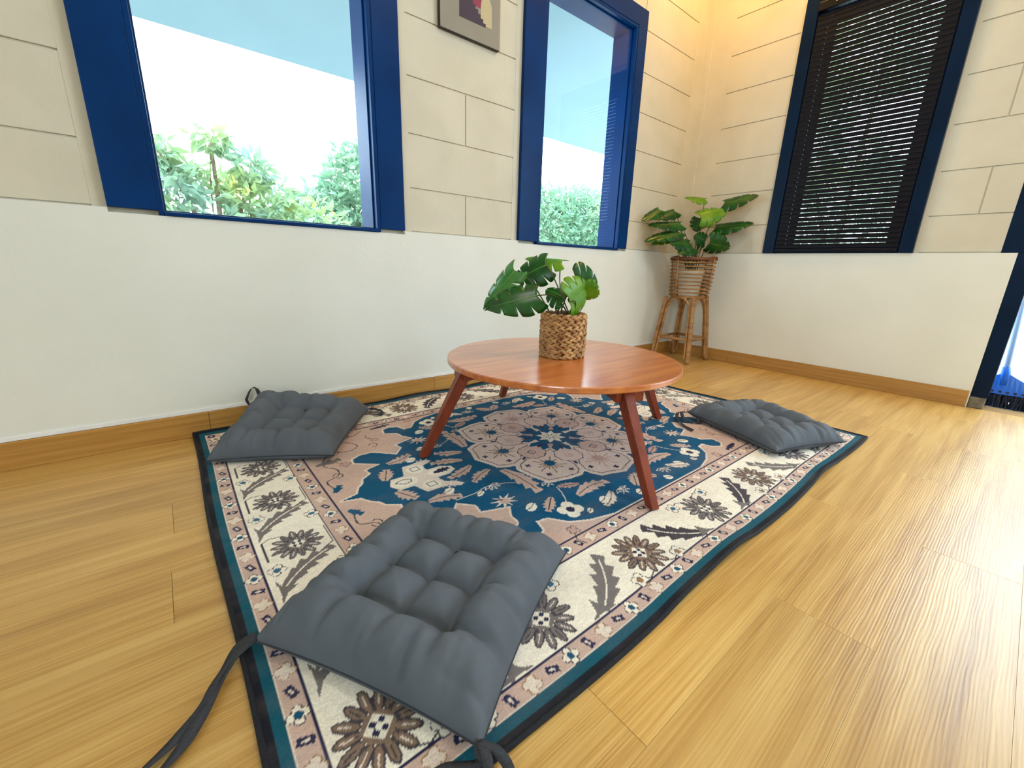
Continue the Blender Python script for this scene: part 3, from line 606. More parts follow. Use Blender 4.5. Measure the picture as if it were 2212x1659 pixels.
# medallion
def petal(ang, r, c, point, tint):
    ca, sa = math.cos(ang), math.sin(ang)
    prof = [(0.10, 0.0), (0.165, 0.045), (0.205, 0.083), (0.245, 0.098), (0.272, 0.092)]+([(0.300, 0.060), (0.335, 0.0)] if point else [(0.298, 0.078), (0.306, 0.045), (0.322, 0.0)])
    def tr(k, off=0): 
        P = [(x, y) for x, y in prof]+[(x, -y) for x, y in prof[::-1][1:-1]]
        return [(((x-0.22)*k+0.22)*ca-(y*k)*sa, ((x-0.22)*k+0.22)*sa+(y*k)*ca) for x, y in P]
    poly(tr(1.07), PALE); poly(tr(1.0), c); line(tr(0.91), DARK, 0.003, True)
    T = lambda x, y: (x*ca-y*sa, x*sa+y*ca)
    for k in range(14):
        a = k*2*math.pi/14; rr = 0.030+0.012*((k*5) % 3); line([T(0.225, 0), T(0.225+rr*math.cos(a), rr*math.sin(a))], tint, 0.0045)
    disc(*T(0.215, 0), 0.018, BLUE if tint is BROWN else ROSE)
    for x, y in ((0.175, 0.045), (0.175, -0.045), (0.245, 0.066), (0.245, -0.066), (0.290, 0.0)):
        for rr in (0, math.pi/2): rect(*T(x, y), 0.019, 0.007, ang+rr+0.5, NAVY)
for k in range(8):
    if k % 2 == 0: petal(k*math.pi/4, 0.32, srgb(228, 208, 198), False, BROWN if k % 4 == 0 else ROSE)
for k in range(8):
    if k % 2 == 1: petal(k*math.pi/4, 0.335, srgb(228, 208, 198), True, BROWN)
for k in range(8):
    a = k*math.pi/4+math.pi/8; ca, sa = math.cos(a), math.sin(a); T = lambda x, y: (x*ca-y*sa, x*sa+y*ca)
    H = [(0.09, 0), (0.125, 0.038), (0.160, 0.048), (0.19, 0.036), (0.205, 0.0), (0.19, -0.036), (0.160, -0.048), (0.125, -0.038)]
    poly([T(*p) for p in H], srgb(214, 186, 176) if k % 2 else srgb(226, 204, 194)); line([T(*p) for p in H], NAVY, 0.003, True); line([T(0.148, -0.011), T(0.168, -0.011), T(0.168, 0.011), T(0.148, 0.011)], ROSE if k % 2 == 0 else DARK, 0.003, True); rect(*T(0.158, 0), 0.006, 0.004, a, DARK)
    rect(*T(0.212, 0), 0.020, 0.010, a, NAVY)
st = []
for k in range(32): st.append(((0.125 if k % 2 else 0.095)*math.cos(k*math.pi/16), (0.125 if k % 2 else 0.095)*math.sin(k*math.pi/16)))
poly(st, BLUE)
for k in range(8): a = k*math.pi/4; poly([(0.065*math.cos(a-0.16), 0.065*math.sin(a-0.16)), (0.122*math.cos(a), 0.122*math.sin(a)), (0.065*math.cos(a+0.16), 0.065*math.sin(a+0.16))], ROSE if k % 2 else PALE); rect(0.095*math.cos(a+0.39), 0.095*math.sin(a+0.39), 0.03, 0.008, a+0.39, NAVY)
disc(0, 0, 0.066, BLUE)
poly([((0.056 if k % 2 == 0 else 0.032)*math.cos(k*math.pi/8), (0.056 if k % 2 == 0 else 0.032)*math.sin(k*math.pi/8)) for k in range(16)], CREAM)
for k in range(8): line([(0.008*math.cos(k*math.pi/4), 0.008*math.sin(k*math.pi/4)), (0.030*math.cos(k*math.pi/4+0.2), 0.030*math.sin(k*math.pi/4+0.2))], DARK, 0.003)

def rug_z(u, v):
    """u,v from the rug's left/back edges; gentle ripples lift the free edges, back edge rides up the baseboard"""
    u = np.asarray(u, float); v = np.asarray(v, float)
    z = 0.006+0.0*u
    ed = np.exp(-(RVL-v)/0.05); z = z+ed*0.010*np.clip(np.sin(u*9.0+0.6)+0.35*np.sin(u*21+1.0), 0, None)*np.clip((u-0.35)/0.2, 0, 1)*np.clip((1.75-u)/0.3, 0, 1)
    z = z+np.exp(-v/0.03)*(0.006+0.006*np.sin(u*8+1.2)**2)
    z = z+np.exp(-(RUL-u)/0.05)*0.005*np.clip(np.sin(v*9), 0, None)
    return z
def rug_xy(u, v):
    u = np.asarray(u, float); v = np.asarray(v, float)
    wob = 0.004*np.sin(u*9.0+0.4)*np.exp(-(RVL-v)/0.08); wl_ = 0.0035*np.sin(v*6.5+0.5)*np.exp(-u/0.25)
    return RU0+u+wl_, -(RV0+v)+wob
U2, V2 = np.meshgrid(GU, GV, indexing='ij')
Xr, Yr = rug_xy(U2, V2); Zr = rug_z(U2, V2)
me = bpy.data.meshes.new('rug'); co = np.stack([Xr, Yr, Zr], -1).reshape(-1, 3).astype(np.float32)
ii = np.arange((nu-1)*(nv-1)); a = (ii//(nv-1))*nv+ii % (nv-1); quads = np.stack([a, a+1, a+nv+1, a+nv], 1).astype(np.int32)
me.vertices.add(len(co)); me.vertices.foreach_set('co', co.ravel()); me.loops.add(quads.size); me.loops.foreach_set('vertex_index', quads.ravel()[::-1] if False else quads[:, ::-1].ravel())
me.polygons.add(len(quads)); me.polygons.foreach_set('loop_start', np.arange(0, quads.size, 4, dtype=np.int32)); me.polygons.foreach_set('use_smooth', np.ones(len(quads), bool))
ca = me.color_attributes.new('print', 'FLOAT_COLOR', 'POINT'); ca.data.foreach_set('color', CC.reshape(-1)); me.update(calc_edges=True); me.validate()
def rug_mat():
    m = bpy.data.materials.new('printed_rug'); m.use_nodes = True; nt = m.node_tree; N = nt.nodes; L = nt.links; p = N['Principled BSDF']
    at = N.new('ShaderNodeVertexColor'); at.layer_name = 'print'
    tc = N.new('ShaderNodeTexCoord')
    def noise(s, st=(1, 1, 1), d=3):
        mp = N.new('ShaderNodeMapping'); mp.inputs['Scale'].default_value = st; L.new(tc.outputs['Object'], mp.inputs[0]); n = N.new('ShaderNodeTexNoise'); n.inputs['Scale'].default_value = s; n.inputs['Detail'].default_value = d; L.new(mp.outputs[0], n.inputs['Vector']); return n.outputs[0]
    def rng_(x, a, b, lo=0.35, hi=0.65):
        r = N.new('ShaderNodeMapRange'); r.inputs[1].default_value = lo; r.inputs[2].default_value = hi; r.inputs[3].default_value = a; r.inputs[4].default_value = b; L.new(x, r.inputs[0]); return r.outputs[0]
    # abrash: patches faded towards a warm grey, woven speckle
    fade = rng_(noise(5.5, (1, 2.2, 1), 5), 0.0, 0.20, 0.46, 0.70)
    mx = N.new('ShaderNodeMix'); mx.data_type = 'RGBA'; L.new(fade, mx.inputs['Factor']); L.new(at.outputs[0], mx.inputs['A']); mx.inputs['B'].default_value = srgb(120, 112, 112)
    sp = rng_(noise(330, (1, 1, 1), 2), 0.90, 1.08); sp2 = rng_(noise(90, (1, 2.5, 1), 3), 0.93, 1.06)
    mu = N.new('ShaderNodeMath'); mu.operation = 'MULTIPLY'; L.new(sp, mu.inputs[0]); L.new(sp2, mu.inputs[1])
    hv = N.new('ShaderNodeHueSaturation'); L.new(mu.outputs[0], hv.inputs['Value']); L.new(mx.outputs['Result'], hv.inputs['Color']); L.new(hv.outputs[0], p.inputs['Base Color'])
    p.inputs['Roughness'].default_value = 0.8; p.inputs['Specular IOR Level'].default_value = 0.25
    b = N.new('ShaderNodeBump'); b.inputs['Strength'].default_value = 0.3; b.inputs['Distance'].default_value = 0.001; L.new(noise(420), b.inputs['Height']); L.new(b.outputs[0], p.inputs['Normal'])
    return m
rug = link(me, 'rug', rug_mat()); tag(rug, 'blue, pink and cream medallion rug lying under the round table', 'rug')
per = [(t, RVL) for t in np.linspace(0, RUL, 160)]+[(RUL, t) for t in np.linspace(RVL, 0, 110)[1:]]+[(t, 0) for t in np.linspace(RUL, 0, 160)[1:]]+[(0, t) for t in np.linspace(0, RVL, 110)[1:]]
pu = np.array([p[0] for p in per]); pv = np.array([p[1] for p in per]); px, py = rug_xy(pu, pv); pz = rug_z(pu, pv)
bm = bmesh.new(); tube(bm, [(x, y, max(0.0042, z-0.002)) for x, y, z in zip(px, py, pz)], 0.0042, 8, False)
o = finish(bm, 'binding', mat('black_binding', srgb(14, 18, 28), 0.85, srgb(24, 28, 40), 200), rug, True); o['label'] = 'black stitched edge binding'

# ------------------------------------------------------------------ cushions
def cushion(label, corners, hmax, ties, seed, sag=0.018, floorz=0.008):
    r = np.random.default_rng(seed); n = 96; t = np.linspace(-1, 1, n); t = np.sign(t)*(1-(1-np.abs(t))**1.35); A, Bb = np.meshgrid(t, t, indexing='ij')
    c = [np.array(x, float) for x in corners]
    base = Vector(tuple(np.mean(c, 0)[:2])+(floorz,))
    e = empty('seat_cushion', base, label, 'cushion', 'charcoal tufted cushions on the rug')
    # concave sides
    ex = 0.060*(1-A*A)**0.9; ey = 0.060*(1-Bb*Bb)**0.9
    a = A*(1-ey*np.abs(A)**3); b = Bb*(1-ex*np.abs(Bb)**3)
    s, q = (a+1)/2, (b+1)/2
    Pm = (1-s)[..., None]*(1-q)[..., None]*c[0]+s[..., None]*(1-q)[..., None]*c[1]+s[..., None]*q[..., None]*c[2]+(1-s)[..., None]*q[..., None]*c[3]
    tl = (-0.44, 0.0, 0.44)
    X, Y = A+0.02*np.sin(3*Bb+seed), Bb+0.02*np.sin(3*A+2*seed)
    def seg(x0, y0, x1, y1):
        dx, dy = x1-x0, y1-y0; u = np.clip(((X-x0)*dx+(Y-y0)*dy)/(dx*dx+dy*dy), 0, 1); return np.hypot(X-x0-u*dx, Y-y0-u*dy), u
    depth = np.ones_like(X)
    for i in range(3):
        for j in range(3):
            d = np.hypot(X-tl[i], Y-tl[j]); depth = np.minimum(depth, 1-0.86*np.exp(-(d/0.105)**1.1))
    for i in range(3):
        for k in range(2):
            for (p0, p1) in (((tl[i], tl[k]), (tl[i], tl[k+1])), ((tl[k], tl[i]), (tl[k+1], tl[i]))):
                d, u = seg(*p0, *p1); dd = 0.55+0.22*np.abs(2*u-1)**2; depth = np.minimum(depth, 1-dd*np.exp(-(d/0.10)**1.05))
    for i in range(3):
        for sg in (-1, 1):
            for (p0, p1) in (((tl[i], sg*0.44), (tl[i]*1.2+r.uniform(-.06, .06), sg*1.0)), ((sg*0.44, tl[i]), (sg*1.0, tl[i]*1.2+r.uniform(-.06, .06)))):
                d, u = seg(*p0, *p1); dd = 0.40*(1-u)**1.3+0.07; depth = np.minimum(depth, 1-dd*np.exp(-(d/0.07)**1.1))
    env = ((1-np.abs(A)**5.5)*(1-np.abs(Bb)**5.5))**0.55
    mxab = np.maximum(np.abs(A), np.abs(Bb)); ring = 0.74+0.30*np.clip((mxab-0.36)/0.3, 0, 1)
    ph1, ph2, ph3, ph4 = r.uniform(0, 6, 4)
    pleat = lambda t, ph: np.clip(np.sin(t*11+ph+1.3*np.sin(t*4.3+ph)), 0, 1)**3+0.6*np.clip(np.sin(t*17+2*ph), 0, 1)**6
    hem = np.exp(-(1-A)/0.2)*(A > 0)*pleat(Bb, ph1)+np.exp(-(1+A)/0.2)*(A < 0)*pleat(Bb, ph2)+np.exp(-(1-Bb)/0.2)*(Bb > 0)*pleat(A, ph3)+np.exp(-(1+Bb)/0.2)*(Bb < 0)*pleat(A, ph4)
    wr_ = 1-0.34*hem+0.03*np.sin(A*5+seed)*np.sin(Bb*4+1.3*seed)
    z = np.maximum(env*hmax*ring*depth*wr_, 0.0)
    zt = Pm[..., 2]+z; zb = Pm[..., 2]-np.minimum(env*0.5*hmax, np.maximum(Pm[..., 2]-floorz-0.001, 0.0))
    edge = (np.abs(A) > 0.9999) | (np.abs(Bb) > 0.9999)
    V = []; F = []
    top = np.stack([Pm[..., 0], Pm[..., 1], zt], -1).reshape(-1, 3); bot = np.stack([Pm[..., 0], Pm[..., 1], zb-0.0003], -1).reshape(-1, 3)
    idx = np.arange(n*n).reshape(n, n); V = np.concatenate([top, bot]); 
    for i in range(n-1):
        for j in range(n-1):
            F.append((idx[i, j], idx[i+1, j], idx[i+1, j+1], idx[i, j+1])); F.append((n*n+idx[i, j+1], n*n+idx[i+1, j+1], n*n+idx[i+1, j], n*n+idx[i, j]))
    bm = bmesh.new(); vs_ = [bm.verts.new(v) for v in V]
    for f in F: bm.faces.new([vs_[k] for k in f])
    bmesh.ops.remove_doubles(bm, verts=bm.verts, dist=0.0007)
    body = under(finish(bm, 'cushion_pad', m_cush, None, True), e)
    # seam piping
    ring_i = [(i, 0) for i in range(n)]+[(n-1, j) for j in range(1, n)]+[(i, n-1) for i in range(n-2, -1, -1)]+[(0, j) for j in range(n-2, 0, -1)]
    bm = bmesh.new(); pts = [tuple(Pm[i, j]) for i, j in ring_i[::2]]; tube(bm, pts+[pts[0]], 0.0016, 6, False); under(finish(bm, 'seam', m_tie, None, True), e)
    for i in range(3):
        for j in range(3):
            k = np.argmin((A-tl[i])**2+(Bb-tl[j])**2); p = top[k]
            bm = bmesh.new(); bmesh.ops.create_icosphere(bm, subdivisions=2, radius=0.0035)
            for v in bm.verts: v.co = Vector((v.co.x, v.co.y, v.co.z*0.5))+Vector(p)+Vector((0, 0, 0.001))
            under(finish(bm, 'tuft_stitch', m_tie, None, True), e)
    for path in ties:
        pts = catmull(path, 6); bm = bmesh.new(); rows = []; wd = 0.0065
        for i, p in enumerate(pts):
            d = (pts[min(i+1, len(pts)-1)]-pts[max(i-1, 0)]).normalized(); sd = d.cross(Vector((0, 0, 1))); 
            if sd.length < 0.2: sd = Vector((1, 0, 0))
            tw = 0.5*math.sin(i*0.35+seed); sd = (sd.normalized()*math.cos(tw)+Vector((0, 0, 1))*math.sin(tw)); nn = sd.cross(d).normalized()
            p = Vector((p.x, p.y, max(p.z, floorz+0.004)))
            rows.append([bm.verts.new(p+sd*wd*i_+nn*0.0008*j_) for i_, j_ in ((-1, -1), (1, -1), (1, 1), (-1, 1))])
        for i in range(len(rows)-1):
            for k in range(4): bm.faces.new((rows[i][k], rows[i][(k+1) % 4], rows[i+1][(k+1) % 4], rows[i+1][k]))
        bm.faces.new(rows[0]); bm.faces.new(rows[-1][::-1]); under(finish(bm, 'tie', m_tie, None, True), e)
    return e
cushion('large foreground charcoal tufted cushion with long ties trailing onto the floor',
        [(-2.934, -1.070, 0.026), (-2.578, -0.884, 0.024), (-2.394, -1.218, 0.028), (-2.742, -1.408, 0.022)], 0.078,
        [[(-2.928, -1.072, 0.034), (-2.955, -1.068, 0.022), (-2.983, -1.098, 0.006), (-3.001, -1.133, 0.006), (-3.031, -1.160, 0.006), (-3.075, -1.185, 0.006)],
         [(-2.928, -1.072, 0.032), (-2.960, -1.078, 0.018), (-2.980, -1.104, 0.006), (-3.007, -1.151, 0.006), (-3.027, -1.176, 0.006), (-3.060, -1.205, 0.006)],
         [(-2.744, -1.404, 0.030), (-2.752, -1.416, 0.020), (-2.765, -1.404, 0.012), (-2.795, -1.392, 0.012), (-2.84, -1.40, 0.012)],
         [(-2.742, -1.404, 0.030), (-2.728, -1.422, 0.022), (-2.726, -1.445, 0.012), (-2.75, -1.47, 0.008)],
         [(-2.742, -1.405, 0.030), (-2.746, -1.425, 0.030), (-2.757, -1.440, 0.018), (-2.778, -1.43, 0.012)]], 1)
cushion('charcoal tufted cushion slumped against the left baseboard, one corner raised',
        [(-2.936, -0.300, 0.022), (-2.745, -0.040, 0.118), (-2.392, -0.148, 0.036), (-2.636, -0.488, 0.030)], 0.068,
        [[(-2.745, -0.036, 0.118), (-2.752, -0.022, 0.145), (-2.768, -0.020, 0.142), (-2.785, -0.022, 0.105), (-2.775, -0.03, 0.085)],
         [(-2.392, -0.148, 0.034), (-2.372, -0.128, 0.024), (-2.345, -0.13, 0.012), (-2.352, -0.165, 0.012), (-2.385, -0.175, 0.012)],
         [(-2.392, -0.146, 0.034), (-2.385, -0.11, 0.02), (-2.36, -0.095, 0.012), (-2.34, -0.115, 0.012)]], 2, floorz=0.008)
cushion('charcoal tufted cushion on the far right corner of the rug',
        [(-1.345, -0.898, 0.032), (-0.985, -1.030, 0.030), (-1.165, -1.400, 0.030), (-1.474, -1.285, 0.032)], 0.064,
        [[(-1.348, -0.896, 0.030), (-1.375, -0.88, 0.030), (-1.415, -0.90, 0.02), (-1.455, -0.955, 0.012), (-1.475, -1.0, 0.012)],
         [(-1.348, -0.896, 0.030), (-1.372, -0.892, 0.034), (-1.40, -0.925, 0.016), (-1.385, -0.955, 0.012), (-1.36, -0.975, 0.012)]], 3)

# ------------------------------------------------------------------ round table
TC = (-1.928, -0.726); TR = 0.390; TZ = 0.300; FEET = [(-2.412, -0.604), (-2.074, -1.223), (-1.447, -0.841), (-1.802, -0.23)]
tb = empty('round_table', (TC[0], TC[1], 0.008), 'low round orange-brown wooden table with splayed legs', 'table')
bm = bmesh.new(); th = 0.019; prof = [(0.0001, 0), (TR-0.003, 0), (TR-0.0008, -0.0012), (TR, -0.004), (TR, -th+0.003), (TR-0.003, -th), (0.0001, -th)]
lathe(bm, prof, (TC[0], TC[1], TZ), 128); bmesh.ops.remove_doubles(bm, verts=bm.verts, dist=1e-5)
top = finish(bm, 'tabletop', m_tabletop, None, False); under(top, tb)
for i, (fx, fy) in enumerate(FEET):
    d = Vector((fx-TC[0], fy-TC[1], 0)); R = d.length; d.normalize(); sd = Vector((-d.y, d.x, 0))
    c3 = Vector((TC[0], TC[1], 0)); topc = c3+d*0.345+Vector((0, 0, TZ-th-0.002)); ft = c3+d*(R-0.012)+Vector((0, 0, 0.0085))
    bm = bmesh.new(); x = sd; q = []
    for p, sw, sr in ((topc+Vector((0, 0, 0)), 0.034, 0.040), (ft, 0.025, 0.028)):
        q.append([bm.verts.new(p+sd*sw*a_/2+d*sr*b_/2) for a_, b_ in ((-1, -1), (1, -1), (1, 1), (-1, 1))])
    for k in range(4): bm.faces.new((q[0][k], q[0][(k+1) % 4], q[1][(k+1) % 4], q[1][k]))
    bm.faces.new(q[0]); bm.faces.new(q[1][::-1]); bmesh.ops.bevel(bm, geom=list(bm.edges), offset=0.002, segments=2, affect='EDGES')
    leg = under(finish(bm, 'leg', m_tableleg), tb)
    side = 1 if i % 2 else -1
    bm = bmesh.new(); p = topc+sd*0.034*side+Vector((0, 0, -0.015)); hexa(bm, p-d*0.03, p+d*0.024, (0.034, 0.034), (0.034, 0.034)); bmesh.ops.bevel(bm, geom=list(bm.edges), offset=0.002, segments=1, affect='EDGES')
    under(finish(bm, 'hinge_block', m_tableleg), tb)
    bm = bmesh.new(); p = topc-sd*0.029*side
    vsx = [p+d*0.02+Vector((0, 0, -0.002)), p+d*0.02+Vector((0, 0, -0.03)), p-d*0.03+Vector((0, 0, -0.022)), p-d*0.10+Vector((0, 0, -0.010)), p-d*0.16+Vector((0, 0, -0.002))]
    fa = [bm.verts.new(v-sd*0.008) for v in vsx]; fb = [bm.verts.new(v+sd*0.008) for v in vsx]; bm.faces.new(fa); bm.faces.new(fb[::-1])
    for k in range(5): bm.faces.new((fa[k], fa[(k+1) % 5], fb[(k+1) % 5], fb[k]))
    under(finish(bm, 'brace', m_tableleg), tb)

# ------------------------------------------------------------------ monstera leaves
def leaf(name, base, tip, nrm, hw, m, parent, seed, nl=5, cut=0.55, curl=0.10):
    r = random.Random(seed); B = Vector(base); T = Vector(tip); L = (T-B).length; y = (T-B).normalized(); n = Vector(nrm); n = (n-y*n.dot(y)).normalized(); x = y.cross(n)
    V = []; F = []
    def shape(t):      # half width along the leaf, heart-shaped base
        return hw*(math.sin(math.pi*min(1, (t+0.20)/1.22)**0.80))**0.85
    fold = r.uniform(0.10, 0.26); drop = curl*r.uniform(0.6, 1.4)
    def P(t, s, sg):
        w = shape(max(0.0, min(1, t)))*s; yy = t*L-(0.16*L*(s**2) if t < 0.25 else 0.16*L*s*s*max(0, 1-(t-0.25)/0.5))
        yy += 0.10*L*s*(t-0.2)
        zz = fold*abs(w)-drop*L*(t**2)*0.9-0.9*w*w/hw*0.55+0.012*hw*math.sin(9*t+seed)
        return B+x*(w*sg)+y*yy+n*zz
    ns = 5
    for sg in (-1, 1):
        for i in range(nl):
            t0, t1 = i/nl, (i+1)/nl; c0 = cut*r.uniform(0.75, 1.15) if i > 0 else 0; c1 = cut*r.uniform(0.75, 1.15) if i < nl-1 else 0
            na = 5; g = []
            for a in range(na+1):
                row = []
                for k in range(ns+1):
                    s = k/ns; f = a/na; gap0 = max(0, (s-(1-c0))/max(c0, 1e-3))*0.11/nl if i > 0 else 0; gap1 = max(0, (s-(1-c1))/max(c1, 1e-3))*0.11/nl if i < nl-1 else 0
                    ta = t0+gap0; tb_ = t1-gap1; t = ta+(tb_-ta)*f
                    s2 = s*(1-0.035*abs(2*f-1)**3)
                    row.append(len(V)); V.append(P(t, s2, sg))
                g.append(row)
            for a in range(na):
                for k in range(ns):
                    q = (g[a][k], g[a+1][k], g[a+1][k+1], g[a][k+1]); F.append(q if sg > 0 else q[::-1])
    me = bpy.data.meshes.new(name); me.from_pydata([tuple(v) for v in V], [], F); me.update()
    bm = bmesh.new(); bm.from_mesh(me); bmesh.ops.remove_doubles(bm, verts=bm.verts, dist=0.0004); bm.to_mesh(me); bm.free()
    o = link(me, name, m, None, True); under(o, parent)
    md = o.modifiers.new('thickness', 'SOLIDIFY'); md.thickness = 0.0007; md.offset = 0
    pts = [P(t, 0, 1)+n*0.0006 for t in np.linspace(0, 0.95, 7)]; bm = bmesh.new(); tube(bm, pts, [0.0016-0.0002*i for i in range(7)], 5)
    v_ = finish(bm, 'midrib', m_vein, None, True); v_.parent = o; v_.matrix_parent_inverse = Matrix.Identity(4)
    return o
def stem(parent, a, b, bow, r0=0.0022):
    a, b = Vector(a), Vector(b); m = a.lerp(b, 0.55)+Vector(bow)
    return under(tubeo('stem', m_stem, catmull([a, m, b], 8), [r0*1.2-r0*0.4*i/16 for i in range(17)], None, 6), parent)

# plant in a woven basket, on the table
PC = (-1.922, -0.717, TZ)
tp = empty('basket_plant', PC, 'small monstera in a woven basket pot on the round table', 'plant')
nrow = 16; ph = 0.145; pr0 = 0.0715
for j in range(nrow):
    bm = bmesh.new(); z = PC[2]+ph*(j+0.5)/nrow; nk = 19; rr = pr0+0.002*math.sin(math.pi*j/(nrow-1)); up_ = j % 2
    for k in range(nk):
        a = 2*math.pi*(k+0.5*up_+0.23*(j//2))/nk+rng.normal()*0.02; tilt = (0.42 if up_ else -0.42)+rng.normal()*0.07
        b2 = bmesh.new(); bmesh.ops.create_uvsphere(b2, u_segments=10, v_segments=7, radius=1)
        sc = Matrix.Diagonal((0.0068, 0.0165*rng.uniform(0.9, 1.12), 0.0058*rng.uniform(0.9, 1.1), 1)); M3 = Matrix.Translation((PC[0]+rr*math.cos(a), PC[1]+rr*math.sin(a), z))@Matrix.Rotation(a, 4, 'Z')@Matrix.Rotation(tilt, 4, 'X')@Matrix.Rotation(0.22, 4, 'Z')@sc
        b2.transform(M3); t_ = bpy.data.meshes.new('t'); b2.to_mesh(t_); b2.free(); bm.from_mesh(t_); bpy.data.meshes.remove(t_)
    for v in bm.verts: v.co.z = max(v.co.z, PC[2]+0.0004)
    under(finish(bm, 'braid_row', m_hyac, None, True), tp)
under(latheo('liner', m_rattan_d, [(0.0001, 0.001), (pr0-0.004, 0.001), (pr0-0.002, ph), (pr0-0.007, ph), (pr0-0.009, ph-0.02)], PC, None, 40), tp)  # dark liner colour stands in for shade in the braid gaps
under(latheo('soil', m_soil, [(0.0001, ph-0.018), (pr0-0.006, ph-0.020)], PC, None, 32), tp)
TABLE_LEAVES = [
  ((-2.005,-0.670,0.502),(-2.168,-0.627,0.471),(-0.31,-0.77,0.56),0.060,0),
  ((-2.044,-0.597,0.578),(-2.117,-0.526,0.456),(-0.88,-0.33,0.34),0.050,2),
  ((-1.923,-0.621,0.600),(-2.000,-0.548,0.552),(-0.75,-0.49,0.45),0.062,0),
  ((-1.866,-0.637,0.613),(-1.934,-0.534,0.630),(-0.23,-0.31,0.92),0.055,1),
  ((-1.842,-0.685,0.536),(-1.758,-0.713,0.537),(-0.31,-0.93,-0.21),0.075,0),
  ((-1.941,-0.757,0.483),(-1.830,-0.736,0.534),(0.16,-0.98,0.05),0.075,1),
  ((-1.913,-0.709,0.493),(-1.932,-0.642,0.523),(-0.46,-0.46,0.76),0.050,0),
  ((-1.843,-0.729,0.521),(-1.802,-0.757,0.502),(-0.64,-0.58,-0.51),0.045,1),
]
for i, (b, t, n, hw, var) in enumerate(TABLE_LEAVES):
    leaf('leaf', b, t, n, hw, (m_leaf, m_leaf2, m_leaf3)[var], tp, i+10, 4, 0.5)
    a = (PC[0]+0.035*math.cos(i*2.4), PC[1]+0.035*math.sin(i*2.4), PC[2]+ph-0.02); stem(tp, a, b, (0.012*math.cos(i), 0.012*math.sin(i), 0.03))

# corner plant on a rattan stand
SC = (-0.185, -0.205)
stn = empty('rattan_plant_stand', (SC[0], SC[1], 0), 'rattan plant stand with arched legs in the room corner', 'plant stand')
feet = [(-0.325, -0.070), (-0.055, -0.082), (-0.055, -0.330), (-0.323, -0.338)]
BZ0, BZ1 = 0.430, 0.690
tops = [(SC[0]+(x-SC[0])*0.72, SC[1]+(y-SC[1])*0.72) for x, y in feet]
for k in range(4):
    f, t = feet[k], tops[k]
    under(tubeo('leg', m_rattan, catmull([(f[0], f[1], 0.001), ((f[0]*0.6+t[0]*0.4), (f[1]*0.6+t[1]*0.4), 0.2), (t[0], t[1], BZ0)], 6), 0.0125, None, 8), stn)
    under(tubeo('leg_cap', m_rattan, [(f[0], f[1], 0.0005), (f[0], f[1], 0.03)], 0.0155, None, 10), stn)
    f2, t2 = feet[(k+1) % 4], tops[(k+1) % 4]
    # arch between neighbouring legs, running down beside both
    A0 = Vector((f[0], f[1], 0)).lerp(Vector((f2[0], f2[1], 0)), 0.085); A1 = Vector((f2[0], f2[1], 0)).lerp(Vector((f[0], f[1], 0)), 0.085)
    B0_ = Vector((t[0], t[1], 0)).lerp(Vector((t2[0], t2[1], 0)), 0.10); B1_ = Vector((t2[0], t2[1], 0)).lerp(Vector((t[0], t[1], 0)), 0.10); mid = (B0_+B1_)/2
    up = lambda v, z: Vector((v.x, v.y, z))
    P3 = [up(A0, 0.02), up(A0.lerp(B0_, 0.45), 0.19), up(A0.lerp(B0_, 0.85), 0.345), up(B0_.lerp(mid, 0.35), 0.410), up(mid, 0.428), up(B1_.lerp(mid, 0.35), 0.410), up(A1.lerp(B1_, 0.85), 0.345), up(A1.lerp(B1_, 0.45), 0.19), up(A1, 0.02)]
    under(tubeo('arch', m_rattan, catmull(P3, 6), 0.0075, None, 8), stn)
    z = 0.155; g = lambda p, q: (p[0]+(q[0]-p[0])*0.38, p[1]+(q[1]-p[1])*0.38, z)
    under(tubeo('stretcher', m_rattan, [g(f, t), g(f2, t2)], 0.0085, None, 8), stn)
RB = math.radians(218.5); bx = Vector((math.cos(RB), math.sin(RB), 0)); by = Vector((-bx.y, bx.x, 0)); c0 = Vector((SC[0]-0.0, SC[1], 0))
nlay = 11
for j in range(nlay):
    z = BZ0+0.008+(BZ1-BZ0-0.022)*j/(nlay-1); h = 0.100+0.014*j/(nlay-1)
    for ax, ay, dz in ((bx, by, 0.0), (by, bx, 0.0085)):
        for s in (-1, 1):
            a = c0+ax*s*h-ay*(h+0.013)+Vector((0, 0, z+dz)); b = c0+ax*s*h+ay*(h+0.013)+Vector((0, 0, z+dz))
            under(tubeo('rattan_stick', m_rattan_d if (j == nlay-1) else m_rattan, [a, b], 0.0098 if j == nlay-1 else 0.0046, None, 6), stn)
for sx in (-1, 1):
    for sy in (-1, 1):
        h0, h1 = 0.100, 0.114
        under(tubeo('corner_binding', m_rattan, [c0+bx*sx*(h0+0.008)+by*sy*(h0-0.004)+Vector((0, 0, BZ0-0.004)), c0+bx*sx*(h1+0.010)+by*sy*(h1-0.004)+Vector((0, 0, BZ1+0.004))], 0.0035, None, 6), stn)
for k in range(7):
    h = 0.100; s = -h+2*h*k/6; under(tubeo('base_slat', m_rattan, [c0+bx*s-by*h+Vector((0, 0, BZ0+0.001)), c0+bx*s+by*h+Vector((0, 0, BZ0+0.001))], 0.005, None, 6), stn)
PP = (SC[0], SC[1], BZ0+0.0065)
pp = empty('monstera_plant', PP, 'tall leafy monstera in a white pot inside the rattan stand', 'plant')
under(latheo('pot', m_pot, [(0.0001, 0.0), (0.062, 0.0), (0.065, 0.004), (0.080, 0.150), (0.084, 0.152), (0.084, 0.166), (0.078, 0.166), (0.074, 0.14)], PP, None, 40), pp)
under(latheo('soil', m_soil, [(0.0001, 0.148), (0.0755, 0.146)], PP, None, 32), pp)
